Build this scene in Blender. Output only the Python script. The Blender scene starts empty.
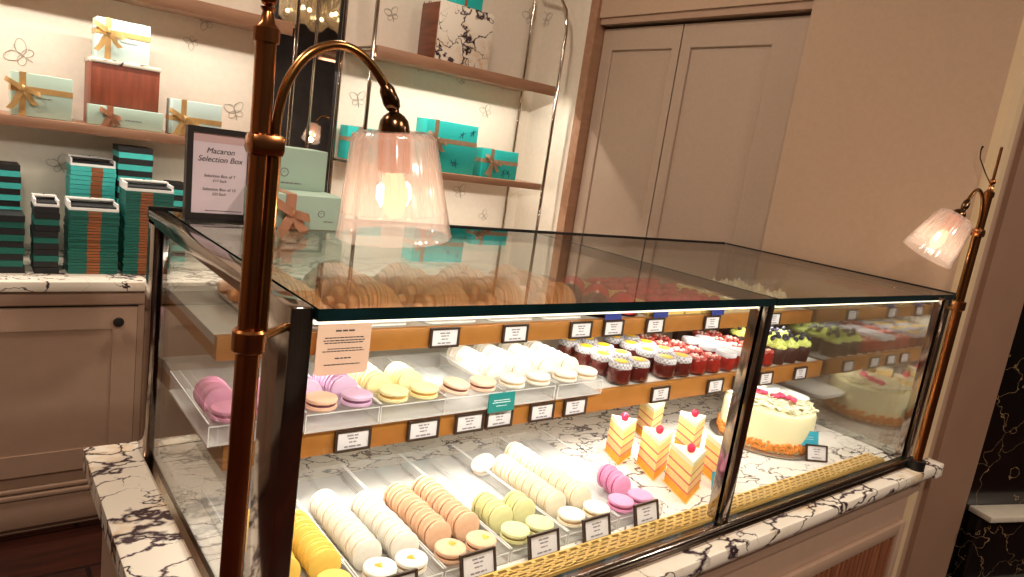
import bpy, bmesh, math, random
from mathutils import Vector, Matrix, Euler
random.seed(11)
PI = math.pi
col = bpy.context.scene.collection
ORD = ['first','second','third','fourth','fifth','sixth','seventh','eighth','ninth','tenth','eleventh','twelfth','thirteenth','fourteenth',
       'fifteenth','sixteenth','seventeenth','eighteenth','nineteenth','twentieth','twenty-first','twenty-second','twenty-third','twenty-fourth',
       'twenty-fifth','twenty-sixth','twenty-seventh','twenty-eighth','twenty-ninth','thirtieth']

# ------------------------------------------------------------------ camera
RC = ((0.7840450883091118, -0.6042650793863535, 0.1419049447079314),
      (-0.003575344589200502, -0.23301220886777974, -0.9724672372011443),
      (0.6206935769036326, 0.7619508017928468, -0.1848525337608664))
CAM = Vector((-0.23175733, -0.58263027, 0.55912664)); F = 699.9364
cd = bpy.data.cameras.new('camera'); cam = bpy.data.objects.new('camera', cd); col.objects.link(cam)
M = Matrix((RC[0], [-v for v in RC[1]], [-v for v in RC[2]])).transposed().to_4x4()
M.translation = CAM
cam.matrix_world = M
cd.sensor_fit = 'HORIZONTAL'; cd.sensor_width = 36; cd.lens = F*36/1024; cd.clip_start = .02
bpy.context.scene.camera = cam
def ray(u, v):
    a, b = (u-512)/F, (v-288.5)/F
    return Vector([RC[0][i]*a+RC[1][i]*b+RC[2][i] for i in range(3)])
def onX(u, v, x): q = ray(u, v); return CAM+q*((x-CAM.x)/q.x)
def onY(u, v, y): q = ray(u, v); return CAM+q*((y-CAM.y)/q.y)
def onZ(u, v, z): q = ray(u, v); return CAM+q*((z-CAM.z)/q.z)

# ------------------------------------------------------------------ materials
def lin(c):
    return tuple(((v/255)/12.92 if v/255 <= .04045 else ((v/255+.055)/1.055)**2.4) for v in c)+(1,)
def base_mat(name):
    m = bpy.data.materials.new(name); m.use_nodes = True
    nt = m.node_tree; nt.nodes.clear()
    o = nt.nodes.new('ShaderNodeOutputMaterial')
    return m, nt, o
def N(nt, t, **kw):
    n = nt.nodes.new(t)
    for k, v in kw.items():
        if k in n.inputs.keys() if isinstance(k, str) else False: n.inputs[k].default_value = v
        else: setattr(n, k, v)
    return n
def mk(name, rgb, rough=.5, metal=0, var=.08, scale=30, bump=0, spec=.5, stretch=(1,1,1), coat=0, sss=0, emit=0):
    m, nt, o = base_mat(name)
    p = nt.nodes.new('ShaderNodeBsdfPrincipled')
    p.inputs['Roughness'].default_value = rough; p.inputs['Metallic'].default_value = metal
    p.inputs['Specular IOR Level'].default_value = spec; p.inputs['Coat Weight'].default_value = coat
    tc = nt.nodes.new('ShaderNodeTexCoord'); mp = nt.nodes.new('ShaderNodeMapping'); mp.inputs['Scale'].default_value = stretch
    ns = nt.nodes.new('ShaderNodeTexNoise'); ns.inputs['Scale'].default_value = scale; ns.inputs['Detail'].default_value = 4
    rp = nt.nodes.new('ShaderNodeValToRGB'); c = lin(rgb)
    rp.color_ramp.elements[0].position = .3; rp.color_ramp.elements[1].position = .7
    rp.color_ramp.elements[0].color = tuple(x*(1-var) for x in c[:3])+(1,)
    rp.color_ramp.elements[1].color = tuple(min(1, x*(1+var)) for x in c[:3])+(1,)
    L = nt.links.new
    L(tc.outputs['Object'], mp.inputs[0]); L(mp.outputs[0], ns.inputs['Vector']); L(ns.outputs[0], rp.inputs[0]); L(rp.outputs[0], p.inputs['Base Color'])
    if bump:
        b = nt.nodes.new('ShaderNodeBump'); b.inputs['Strength'].default_value = bump; b.inputs['Distance'].default_value = .002
        L(ns.outputs[0], b.inputs['Height']); L(b.outputs[0], p.inputs['Normal'])
    if sss:
        p.inputs['Subsurface Weight'].default_value = sss; p.inputs['Subsurface Radius'].default_value = (.01,.006,.003); p.inputs['Subsurface Scale'].default_value = .5
    L(p.outputs[0], o.inputs[0])
    return m
def glassmat(name, tint=(1,1,1), body=0, bodycol=(255,255,255), rough=0.0, f0=.04, translucent=0, boost=1.0, ribs=0):
    """thin clear sheet: transparent, with a Schlick reflection and a little milky body"""
    m, nt, o = base_mat(name); L = nt.links.new
    g = nt.nodes.new('ShaderNodeNewGeometry')
    d = nt.nodes.new('ShaderNodeVectorMath'); d.operation = 'DOT_PRODUCT'; L(g.outputs['Incoming'], d.inputs[0]); L(g.outputs['Normal'], d.inputs[1])
    a = nt.nodes.new('ShaderNodeMath'); a.operation = 'ABSOLUTE'; L(d.outputs['Value'], a.inputs[0])
    s = nt.nodes.new('ShaderNodeMath'); s.operation = 'SUBTRACT'; s.inputs[0].default_value = 1; L(a.outputs[0], s.inputs[1]); s.use_clamp = True
    pw = nt.nodes.new('ShaderNodeMath'); pw.operation = 'POWER'; L(s.outputs[0], pw.inputs[0]); pw.inputs[1].default_value = 5
    ma = nt.nodes.new('ShaderNodeMath'); ma.operation = 'MULTIPLY_ADD'; L(pw.outputs[0], ma.inputs[0]); ma.inputs[1].default_value = (1-f0)*boost; ma.inputs[2].default_value = f0
    ma.use_clamp = True
    t = nt.nodes.new('ShaderNodeBsdfTransparent'); t.inputs[0].default_value = tuple(tint)+(1,)
    gl = nt.nodes.new('ShaderNodeBsdfGlossy'); gl.inputs['Roughness'].default_value = rough
    cur = t.outputs[0]
    if body:
        if translucent:
            df = nt.nodes.new('ShaderNodeBsdfTranslucent'); df2 = nt.nodes.new('ShaderNodeBsdfDiffuse')
            df.inputs[0].default_value = lin(bodycol); df2.inputs[0].default_value = lin(bodycol)
            mm = nt.nodes.new('ShaderNodeMixShader'); mm.inputs[0].default_value = 1-translucent; L(df.outputs[0], mm.inputs[1]); L(df2.outputs[0], mm.inputs[2]); bd = mm.outputs[0]
        else:
            df = nt.nodes.new('ShaderNodeBsdfDiffuse'); df.inputs[0].default_value = lin(bodycol); bd = df.outputs[0]
        mx = nt.nodes.new('ShaderNodeMixShader'); mx.inputs[0].default_value = body; L(cur, mx.inputs[1]); L(bd, mx.inputs[2]); cur = mx.outputs[0]
        if ribs:
            tc = nt.nodes.new('ShaderNodeTexCoord'); sp = nt.nodes.new('ShaderNodeSeparateXYZ'); L(tc.outputs['Object'], sp.inputs[0])
            at = nt.nodes.new('ShaderNodeMath'); at.operation = 'ARCTAN2'; L(sp.outputs[1], at.inputs[0]); L(sp.outputs[0], at.inputs[1])
            mu = nt.nodes.new('ShaderNodeMath'); mu.operation = 'MULTIPLY'; L(at.outputs[0], mu.inputs[0]); mu.inputs[1].default_value = ribs
            si = nt.nodes.new('ShaderNodeMath'); si.operation = 'SINE'; L(mu.outputs[0], si.inputs[0])
            mr = nt.nodes.new('ShaderNodeMapRange'); L(si.outputs[0], mr.inputs[0]); mr.inputs[1].default_value = -1; mr.inputs[2].default_value = 1
            mr.inputs[3].default_value = body*.82; mr.inputs[4].default_value = min(1, body*1.15)
            L(mr.outputs[0], mx.inputs[0])
    fx = nt.nodes.new('ShaderNodeMixShader'); L(ma.outputs[0], fx.inputs[0]); L(cur, fx.inputs[1]); L(gl.outputs[0], fx.inputs[2])
    L(fx.outputs[0], o.inputs[0])
    return m
def emis(name, rgb, strength):
    m, nt, o = base_mat(name); e = nt.nodes.new('ShaderNodeEmission'); e.inputs[0].default_value = lin(rgb); e.inputs[1].default_value = strength
    nt.links.new(e.outputs[0], o.inputs[0]); return m
def marble(name, ground, vein, warm, scale=7, width=.035, rough=.18, dist=.35, blotch=.5):
    m, nt, o = base_mat(name); L = nt.links.new
    p = nt.nodes.new('ShaderNodeBsdfPrincipled'); p.inputs['Roughness'].default_value = rough
    tc = nt.nodes.new('ShaderNodeTexCoord'); mp = nt.nodes.new('ShaderNodeMapping'); mp.inputs['Rotation'].default_value = (.3,.2,.6); mp.inputs['Scale'].default_value = (1,1.5,1.2)
    L(tc.outputs['Object'], mp.inputs[0])
    n1 = nt.nodes.new('ShaderNodeTexNoise'); n1.inputs['Scale'].default_value = scale*1.3; n1.inputs['Detail'].default_value = 5; L(mp.outputs[0], n1.inputs['Vector'])
    sb = nt.nodes.new('ShaderNodeVectorMath'); sb.operation = 'SCALE'; L(n1.outputs['Color'], sb.inputs[0]); sb.inputs['Scale'].default_value = dist
    ad = nt.nodes.new('ShaderNodeVectorMath'); L(mp.outputs[0], ad.inputs[0]); L(sb.outputs[0], ad.inputs[1])
    vo = nt.nodes.new('ShaderNodeTexVoronoi'); vo.feature = 'DISTANCE_TO_EDGE'; vo.inputs['Scale'].default_value = scale; L(ad.outputs[0], vo.inputs['Vector'])
    n2 = nt.nodes.new('ShaderNodeTexNoise'); n2.inputs['Scale'].default_value = scale*.55; n2.inputs['Detail'].default_value = 3; L(mp.outputs[0], n2.inputs['Vector'])
    # vein width follows a broad noise so some veins run thick and others vanish
    w = nt.nodes.new('ShaderNodeMapRange'); L(n2.outputs[0], w.inputs[0]); w.inputs[1].default_value = .36; w.inputs[2].default_value = .68; w.inputs[3].default_value = .004; w.inputs[4].default_value = width*2.6
    dv = nt.nodes.new('ShaderNodeMath'); dv.operation = 'DIVIDE'; L(vo.outputs[0], dv.inputs[0]); L(w.outputs[0], dv.inputs[1])
    r1 = nt.nodes.new('ShaderNodeValToRGB'); L(dv.outputs[0], r1.inputs[0])
    r1.color_ramp.elements[0].color = (0,0,0,1); r1.color_ramp.elements[1].color = (1,1,1,1); r1.color_ramp.elements[0].position = .25; r1.color_ramp.elements[1].position = .95
    r2 = nt.nodes.new('ShaderNodeValToRGB'); n3 = nt.nodes.new('ShaderNodeTexNoise'); n3.inputs['Scale'].default_value = scale*.9; n3.inputs['Detail'].default_value = 6; L(ad.outputs[0], n3.inputs['Vector']); L(n3.outputs[0], r2.inputs[0])
    r2.color_ramp.elements[0].color = lin(warm); r2.color_ramp.elements[1].color = lin(ground); r2.color_ramp.elements[0].position = .3; r2.color_ramp.elements[1].position = .3+.3*blotch
    r3 = nt.nodes.new('ShaderNodeValToRGB'); L(n3.outputs[0], r3.inputs[0])
    v = lin(vein); r3.color_ramp.elements[0].color = v; r3.color_ramp.elements[1].color = tuple(min(1, x*2.6+.02) for x in v[:3])+(1,); r3.color_ramp.elements[0].position = .4
    mx = nt.nodes.new('ShaderNodeMix'); mx.data_type = 'RGBA'; L(r1.outputs[0], mx.inputs[0]); L(r3.outputs[0], mx.inputs[6]); L(r2.outputs[0], mx.inputs[7])
    L(mx.outputs[2], p.inputs['Base Color']); L(p.outputs[0], o.inputs[0]); return m
def woodmat(name, a, b, scale=6, stretch=(1,12,1), rough=.4, planks=0):
    m, nt, o = base_mat(name); L = nt.links.new
    p = nt.nodes.new('ShaderNodeBsdfPrincipled'); p.inputs['Roughness'].default_value = rough
    tc = nt.nodes.new('ShaderNodeTexCoord'); mp = nt.nodes.new('ShaderNodeMapping'); mp.inputs['Scale'].default_value = stretch; L(tc.outputs['Object'], mp.inputs[0])
    n = nt.nodes.new('ShaderNodeTexNoise'); n.inputs['Scale'].default_value = scale; n.inputs['Detail'].default_value = 6; L(mp.outputs[0], n.inputs['Vector'])
    r = nt.nodes.new('ShaderNodeValToRGB'); r.color_ramp.elements[0].color = lin(a); r.color_ramp.elements[1].color = lin(b); r.color_ramp.elements[0].position = .3; r.color_ramp.elements[1].position = .7
    L(n.outputs[0], r.inputs[0]); c = r.outputs[0]
    if planks:
        br = nt.nodes.new('ShaderNodeTexBrick'); L(tc.outputs['Object'], br.inputs['Vector']); br.inputs['Scale'].default_value = planks; br.inputs['Mortar Size'].default_value = .012
        br.inputs['Color1'].default_value = (1,1,1,1); br.inputs['Color2'].default_value = (.6,.6,.6,1); br.inputs['Mortar'].default_value = (.12,.12,.12,1); br.inputs['Brick Width'].default_value = 3; br.inputs['Row Height'].default_value = .4
        mx = nt.nodes.new('ShaderNodeMix'); mx.data_type = 'RGBA'; mx.blend_type = 'MULTIPLY'; mx.inputs[0].default_value = 1; L(c, mx.inputs[6]); L(br.outputs[0], mx.inputs[7]); c = mx.outputs[2]
    L(c, p.inputs['Base Color']); L(p.outputs[0], o.inputs[0]); return m
def checker(name, a, b, scale):
    m, nt, o = base_mat(name); L = nt.links.new
    p = nt.nodes.new('ShaderNodeBsdfPrincipled'); p.inputs['Roughness'].default_value = .7
    tc = nt.nodes.new('ShaderNodeTexCoord'); ck = nt.nodes.new('ShaderNodeTexChecker'); ck.inputs['Scale'].default_value = scale
    ck.inputs[1].default_value = lin(a); ck.inputs[2].default_value = lin(b); L(tc.outputs['Object'], ck.inputs[0]); L(ck.outputs[0], p.inputs['Base Color']); L(p.outputs[0], o.inputs[0]); return m

MT = dict(
 wallpaper = mk('cream_wallpaper', (226,214,196), .8, var=.03, scale=60),
 wallink = mk('grey_print_ink', (172,162,146), .8),
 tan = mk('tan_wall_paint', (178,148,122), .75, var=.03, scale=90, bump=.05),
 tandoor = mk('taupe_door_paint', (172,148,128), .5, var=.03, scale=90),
 tanlight = mk('pale_tan', (205,178,140), .6, var=.03),  # paler tan for the strip on the wall's front edge
 tanmid = mk('mid_tan', (165,133,110), .6, var=.03),
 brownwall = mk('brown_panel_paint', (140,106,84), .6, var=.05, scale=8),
 cab = mk('taupe_cabinet_paint', (172,142,120), .45, var=.03),
 gapshade = mk('painted_gap_shade', (16,13,11), .9),  # near-black colour stands in for shade in gaps, slots and recess
 ceil = mk('ceiling_paint', (200,186,165), .8),
 greywall = mk('mottled_grey_plaster', (104,98,96), .8, var=.4, scale=4), shopwall = mk('shop_wall_paint', (168,142,118), .8),
 floor = woodmat('dark_red_floorboards', (48,22,16), (84,40,28), 5, (1,10,1), .3, planks=2.2),
 marble = marble('veined_white_marble', (232,222,206), (52,36,44), (216,188,152), 11, .062, dist=.16),
 deck = marble('veined_deck_marble', (226,218,208), (84,74,76), (206,196,184), 12, .034, dist=.18),
 blackmarble = marble('black_marble_gold_veins', (13,10,9), (120,98,70), (20,16,13), 5, .006, .15),
 brass = mk('aged_brass', (168,120,70), .22, 1, var=.25, scale=14),
 copper = mk('brown_copper', (172,112,68), .24, 1, var=.25, scale=10),
 darkbrass = mk('dark_bronze', (112,84,60), .2, 1, var=.15),
 chrome = mk('polished_nickel', (190,178,165), .1, 1, var=.06),
 chromedark = mk('dark_polished_steel', (160,146,136), .12, 1, var=.08),
 black = mk('black_rubber', (20,17,16), .45),
 blackbox = mk('black_card', (20,18,19), .55),
 edge = mk('deep_green_glass_edge', (10,36,38), .08, var=.3, scale=18, spec=.7),
 glass = glassmat('clear_glass', (.97,.985,.975)),
 coatedglass = glassmat('reflective_end_glass', (.9,.92,.91), f0=.30),
 topglass = glassmat('clear_top_glass', (.93,.965,.95)),
 acrylic = glassmat('clear_acrylic', (1,1,1), .07, (248,246,242)),
 acrylicedge = glassmat('acrylic_edge_highlight', (1,1,1), .6, (250,248,244)),  # white body stands in for highlights along the acrylic edges
 acrylicbase = glassmat('brightened_acrylic_base', (1,1,1), .42, (248,246,242)),  # whitened so the base looks lit where little light reaches the deck
 shade = glassmat('frosted_ribbed_glass', (1,.98,.97), .33, (240,222,214), rough=.12, translucent=.5, ribs=22),
 shaderim = glassmat('clear_rippled_glass', (1,.98,.97), .16, (250,236,230), rough=.08, translucent=.5, boost=1.3),
 bulbglass = emis('glowing_bulb', (255,205,150), 2),
 filament = emis('hot_filament', (255,226,176), 16),
 led = emis('led_strip_light', (255,238,210), 2.5),
 socket = mk('copper_lamp_holder', (226,146,100), .5, .1),
 gold = mk('gold_metal', (238,192,108), .35, .35, var=.08),
 fascia = mk('caramel_bronze_fascia', (176,116,52), .38, .25, var=.07, scale=40),
 shelfstone = mk('pale_grey_shelf', (200,192,182), .3, var=.06, scale=18),
 walnut = woodmat('walnut_veneer', (92,46,26), (128,68,40), 8, (1,1,9), .35),
 redwood = woodmat('red_brown_wood', (110,48,26), (138,64,36), 10, (9,1,1), .45),
 shelfwood = woodmat('brown_shelf_wood', (146,106,80), (166,124,96), 8, (1,6,6), .4),
 flute = woodmat('fluted_brown_wood', (112,66,42), (146,92,62), 6, (14,1,1), .45),
 mint = mk('mint_card', (186,212,196), .55, var=.02),
 mintpale = mk('pale_aqua_card', (206,230,224), .55, var=.02),
 sage = mk('sage_green_card', (170,196,178), .6, var=.02),
 teal = mk('bright_turquoise_card', (30,184,178), .5, var=.04),
 tealshaded = mk('shaded_deep_teal_card', (14,96,84), .5, var=.08, scale=20),  # deep teal, darkened further for the shade on the front stacks
 tealedge = mk('light_teal_card', (66,190,182), .5, var=.08),
 brownband = mk('brown_printed_band', (150,84,42), .5, var=.15, scale=60),
 white = mk('white_card', (240,236,230), .5, var=.02),
 tagwhite = mk('tag_paper', (226,220,220), .6, var=.02),
 frameblack = mk('black_frame', (34,26,24), .35),
 tagframe = mk('dark_bronze_tag_frame', (74,58,48), .35, .4),
 pinkcard = mk('beige_pink_card', (216,176,150), .6, var=.03),
 paperlilac = mk('sign_paper', (226,208,216), .6, var=.02),
 paperpink = mk('sign_paper_band', (210,176,176), .6, var=.02),
 ink = mk('dark_ink', (48,42,46), .7), inkgrey = mk('grey_ink', (136,126,128), .7), inkteal = mk('navy_ink', (14,60,84), .6), inkwhite = mk('white_ink', (230,240,240), .6),
 navy = mk('navy_card', (28,44,128), .5), tealcard = mk('teal_sign_card', (28,130,124), .5), bluecard = mk('blue_teal_card', (46,160,184), .5),
 ribbongold = mk('gold_satin_ribbon', (204,164,104), .35, .1, var=.12, scale=40),
 ribbonpink = mk('pinkish_brown_ribbon', (182,128,96), .4, .1, var=.12, scale=40),
 ribbontan = mk('tan_ribbon', (168,140,112), .4, .1, var=.15, scale=50),
 ledgestone = mk('pale_ledge_stone', (196,186,168), .35, var=.06),
 plate = mk('white_porcelain', (240,236,230), .2, var=.01), steel = mk('brushed_cake_board', (170,160,150), .25, .8),
 blueprint = mk('stripe', (120,120,124), .5),
)
# food
FOOD = dict(
 pink = ((226,150,180),(176,80,124)), magenta = ((226,150,186),(170,66,116)), lilac = ((216,176,204),(120,70,100)), peach = ((240,190,160),(98,50,60)),
 lemon = ((242,226,166),(206,150,70)), yellow = ((244,202,92),(240,222,150)), white = ((238,230,216),(214,180,130)), cream = ((238,222,194),(204,170,120)),
 tan = ((228,182,146),(134,84,56)), pistachio = ((222,216,156),(160,146,84)), salmon = ((244,206,180),(120,64,52)), ivory = ((236,228,214),(206,172,116)), vanilla = ((244,232,206),(214,170,110)))
for k, (a, b) in FOOD.items():
    MT['mac_'+k] = mk(k+'_macaron_shell', a, .55, var=.05, scale=120, bump=.1)
    MT['fill_'+k] = mk(k+'_macaron_filling', b, .6, var=.1, scale=120)
MT.update(
 speck = mk('golden_crumb', (240,176,60), .6), cakecream = mk('pale_yellow_icing', (246,236,190), .5, var=.03, scale=40),
 cakecrumb = mk('orange_crumb', (226,146,66), .8, var=.3, scale=160, bump=.6), cakeshave = mk('white_chocolate_shaving', (250,242,208), .5),
 rasp = mk('raspberry', (214,44,80), .4, var=.2, scale=200, bump=.5), petal = mk('pink_berry', (226,84,120), .45, var=.2, scale=150),
 sponge = mk('peach_sponge', (244,200,134), .8, var=.12, scale=180, bump=.4), crust = mk('amber_base', (240,166,52), .7, var=.15, scale=120), jamline = mk('pink_jam_layer', (220,96,92), .5),
 slicecream = mk('slice_cream', (252,242,208), .5, var=.02), slicemid = mk('custard_layer', (250,222,140), .55, var=.04),
 jam = mk('dark_berry_jam', (86,28,22), .15, var=.35, scale=70, coat=.6), redjam = mk('red_berry_jam', (140,38,28), .15, var=.35, scale=70, coat=.6),
 jarglass = glassmat('jar_glass', (1,1,1), 0, boost=1.2), cloth = checker('grey_check_paper', (206,200,198), (150,144,150), 210), yellowdisc = mk('yellow_fruit_curd', (248,196,40), .35, var=.12, scale=90),
 lidwhite = mk('white_jar_lid', (206,202,204), .4, var=.05, scale=60), berry = mk('sugared_red_berries', (176,70,58), .35, var=.35, scale=120), foam = mk('pink_cream_dots', (222,184,172), .5),
 choc = mk('dark_chocolate_sponge', (66,36,26), .45, var=.25, scale=120, bump=.3), lime = mk('lime_green_frosting', (206,214,112), .5, var=.05), blueberry = mk('dusty_blueberry', (56,52,66), .5, var=.3, scale=120),
 croissant = mk('golden_brown_pastry', (212,142,84), .45, var=.15, scale=40, bump=.4), croissantlight = mk('pale_pastry_ridge', (218,152,92), .5, var=.12, scale=50),
 reddome = mk('red_mirror_glaze', (200,24,34), .1, coat=.8), chocdome = mk('chocolate_glaze', (62,36,30), .18, coat=.6), strawtop = mk('strawberry_topping', (190,52,58), .25, var=.3, scale=70, coat=.4),
 tartbase = mk('yellow_sponge', (238,206,120), .6, var=.08), meringue = mk('cream_meringue', (246,232,196), .5, var=.04), blackdish = mk('black_dish', (22,18,20), .25),
)

# ------------------------------------------------------------------ mesh builder
class MB:
    def __init__(s): s.v = []; s.f = []; s.sm = []; s.mi = []
    def add(s, vs, fs, smooth=False, mat=0, mx=None):
        b = len(s.v)
        s.v += [tuple(mx @ Vector(v)) for v in vs] if mx is not None else [tuple(v) for v in vs]
        for f in fs: s.f.append([b+i for i in f]); s.sm.append(smooth); s.mi.append(mat)
        return s
    def box(s, c, d, mx=None, mat=0, bev=0):
        x, y, z = c; a, b, e = d[0]/2, d[1]/2, d[2]/2
        if bev:
            bm = bmesh.new(); bmesh.ops.create_cube(bm, size=1)
            for v in bm.verts: v.co = Vector((v.co.x*d[0]+x, v.co.y*d[1]+y, v.co.z*d[2]+z))
            bmesh.ops.bevel(bm, geom=bm.edges[:], offset=min(bev, a*.9, b*.9, e*.9), segments=2, affect='EDGES', profile=.5)
            bm.verts.index_update(); vs = [v.co.copy() for v in bm.verts]; fs = [[v.index for v in f.verts] for f in bm.faces]; bm.free()
            return s.add(vs, fs, True, mat, mx)
        vs = [(x-a,y-b,z-e),(x+a,y-b,z-e),(x+a,y+b,z-e),(x-a,y+b,z-e),(x-a,y-b,z+e),(x+a,y-b,z+e),(x+a,y+b,z+e),(x-a,y+b,z+e)]
        return s.add(vs, [(0,3,2,1),(4,5,6,7),(0,1,5,4),(1,2,6,5),(2,3,7,6),(3,0,4,7)], False, mat, mx)
    def span(s, p, q, **k):
        return s.box([(p[i]+q[i])/2 for i in range(3)], [abs(q[i]-p[i]) for i in range(3)], **k)
    def lathe(s, prof, seg=24, mx=None, mat=0, smooth=True, wob=None):
        vs = []; fs = []; n = len(prof)
        for i in range(seg):
            t = 2*PI*i/seg; c, sn = math.cos(t), math.sin(t)
            for j, (r, z) in enumerate(prof):
                rr = r*(wob(t, j) if wob else 1); vs.append((rr*c, rr*sn, z))
        for i in range(seg):
            k = (i+1) % seg
            for j in range(n-1): fs.append((i*n+j, k*n+j, k*n+j+1, i*n+j+1))
        if prof[0][0] > 1e-6: fs.append([i*n for i in range(seg)][::-1])
        if prof[-1][0] > 1e-6: fs.append([i*n+n-1 for i in range(seg)])
        return s.add(vs, fs, smooth, mat, mx)
    def shell(s, prof, seg=24, mx=None, mat=0, wob=None):
        """closed profile loop turned about z"""
        vs = []; fs = []; n = len(prof)
        for i in range(seg):
            t = 2*PI*i/seg; c, sn = math.cos(t), math.sin(t)
            for j, (r, z) in enumerate(prof):
                rr = r*(wob(t, j) if wob else 1); vs.append((rr*c, rr*sn, z))
        for i in range(seg):
            k = (i+1) % seg
            for j in range(n): fs.append((i*n+j, k*n+j, k*n+(j+1) % n, i*n+(j+1) % n))
        return s.add(vs, fs, True, mat, mx)
    def tube(s, pts, r, seg=10, mat=0, mx=None):
        pts = [Vector(p) for p in pts]; n = len(pts); rs = r if isinstance(r, (list, tuple)) else [r]*n
        vs = []; fs = []; up = None
        for i, p in enumerate(pts):
            t = (pts[min(i+1, n-1)]-pts[max(i-1, 0)]).normalized()
            if up is None:
                up = t.orthogonal().normalized()
            else:
                up = (up-t*up.dot(t)).normalized()
            b = t.cross(up)
            for k in range(seg):
                a = 2*PI*k/seg; vs.append(p+(up*math.cos(a)+b*math.sin(a))*rs[i])
        for i in range(n-1):
            for k in range(seg):
                q = (k+1) % seg; fs.append((i*seg+k, i*seg+q, (i+1)*seg+q, (i+1)*seg+k))
        fs.append(list(range(seg))[::-1]); fs.append([(n-1)*seg+k for k in range(seg)])
        return s.add(vs, fs, True, mat, mx)
    def cyl(s, p, q, r, seg=16, mat=0, mx=None): return s.tube([p, q], r, seg, mat, mx)
    def prism(s, poly, z0, z1, mx=None, mat=0):
        n = len(poly); vs = [(x,y,z0) for x, y in poly]+[(x,y,z1) for x, y in poly]
        fs = [list(range(n))[::-1], [n+i for i in range(n)]]+[(i, (i+1) % n, n+(i+1) % n, n+i) for i in range(n)]
        return s.add(vs, fs, False, mat, mx)
    def strip(s, pts, wid, th=.0012, mx=None, mat=0):
        """a ribbon of real thickness: pts along its middle, wid a vector (or one per point) across it"""
        pts = [Vector(p) for p in pts]; n = len(pts); ws = wid if isinstance(wid, list) else [wid]*n
        vs = []; fs = []
        for i, p in enumerate(pts):
            t = (pts[min(i+1, n-1)]-pts[max(i-1, 0)]).normalized(); w = Vector(ws[i]); nn = t.cross(w).normalized()*th/2
            vs += [p-w/2-nn, p+w/2-nn, p+w/2+nn, p-w/2+nn]
        for i in range(n-1):
            for k in range(4): q = (k+1) % 4; fs.append((i*4+k, i*4+q, (i+1)*4+q, (i+1)*4+k))
        fs += [(3,2,1,0), ((n-1)*4, (n-1)*4+1, (n-1)*4+2, (n-1)*4+3)]
        return s.add(vs, fs, True, mat, mx)
    def sphere(s, c, r, seg=14, rings=8, mx=None, mat=0, sc=(1,1,1)):
        prof = [(max(1e-7, r*math.sin(PI*j/rings)), -r*math.cos(PI*j/rings)) for j in range(rings+1)]
        T = Matrix.Translation(c) @ Matrix.Diagonal((sc[0], sc[1], sc[2], 1))
        return s.lathe(prof, seg, (mx @ T) if mx is not None else T, mat)
    def mesh(s, name, mats):
        me = bpy.data.meshes.new(name); me.from_pydata(s.v, [], s.f)
        mats = mats if isinstance(mats, (list, tuple)) else [mats]
        for m in mats: me.materials.append(MT[m] if isinstance(m, str) else m)
        me.polygons.foreach_set('use_smooth', s.sm); me.polygons.foreach_set('material_index', s.mi)
        bm = bmesh.new(); bm.from_mesh(me); bmesh.ops.recalc_face_normals(bm, faces=bm.faces); bm.to_mesh(me); bm.free()
        if any(s.sm): me.set_sharp_from_angle(angle=math.radians(40))
        me.update(); return me
    def build(s, name, mats, parent=None, loc=None, rot=None):
        return link(name, s.mesh(name, mats), parent, loc, rot)
def link(name, me, parent=None, loc=None, rot=None):
    o = bpy.data.objects.new(name, me); col.objects.link(o)
    if parent: o.parent = parent
    if loc is not None: o.location = loc
    if rot is not None: o.rotation_euler = rot
    return o
def thing(name, label, cat, loc=(0,0,0), rot=(0,0,0), group=None):
    o = bpy.data.objects.new(name, None); col.objects.link(o); o.empty_display_size = .02
    o.location = loc; o.rotation_euler = rot; o['label'] = label; o['category'] = cat
    if group: o['group'] = group
    return o
def tag(o, label, cat, group=None):
    o['label'] = label; o['category'] = cat
    if group: o['group'] = group
    return o
def struct(o): o['kind'] = 'structure'; return o
def text(body, size, mat, parent, loc, rot=(PI/2,0,0), shear=0, align='CENTER', name='lettering'):
    cu = bpy.data.curves.new('txt', 'FONT'); cu.body = body; cu.size = size; cu.shear = shear; cu.align_x = align; cu.extrude = .0001
    t = bpy.data.objects.new('txt', cu); col.objects.link(t)
    bpy.context.view_layer.update()
    me = bpy.data.meshes.new_from_object(t.evaluated_get(bpy.context.evaluated_depsgraph_get()))
    bpy.data.objects.remove(t); me.name = name; me.materials.clear(); me.materials.append(MT[mat])
    return link(name, me, parent, loc, rot)
def printlines(lines, y, mat, parent, name='printed_text'):
    """illegible small print: word-long dashes of ink. lines: (x centre, z, width, height)"""
    b = MB()
    for cx, z, w, h in lines:
        x = cx-w/2
        while x < cx+w/2-1e-6:
            wl = min(random.uniform(2.2, 5)*h, cx+w/2-x); b.box((x+wl/2, y, z), (wl, .0003, h)); x += wl+h*.7
    return b.build(name, mat, parent)

# ------------------------------------------------------------------ the setting
FZ, CZ = -.502, 1.75
YB, XD = 1.652, 1.55        # back wall, cupboard wall; back region's numbers scaled about the camera to this depth
struct(MB().span((-3,-4.5,FZ-.1), (5,YB+.1,FZ)).build('floor', 'floor'))
struct(MB().span((-3,-4.5,CZ), (5,YB+.1,CZ+.1)).build('ceiling', 'ceil'))
wb = struct(MB().span((-3,YB,FZ), (XD+.1,YB+.1,CZ)).build('wall_back', 'wallpaper'))
struct(MB().span((-3.1,-4.5,FZ), (-3,YB+.1,CZ)).build('wall_left', 'shopwall'))
struct(MB().span((-3,-4.6,FZ), (5,-4.5,CZ)).build('wall_front', 'greywall'))
struct(MB().span((5,-4.5,FZ), (5.1,YB+.1,CZ)).build('wall_far', 'greywall'))
struct(MB().span((XD,1.379,FZ), (XD+.1,YB,CZ)).build('wall_alcove', 'wallpaper'))
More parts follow.
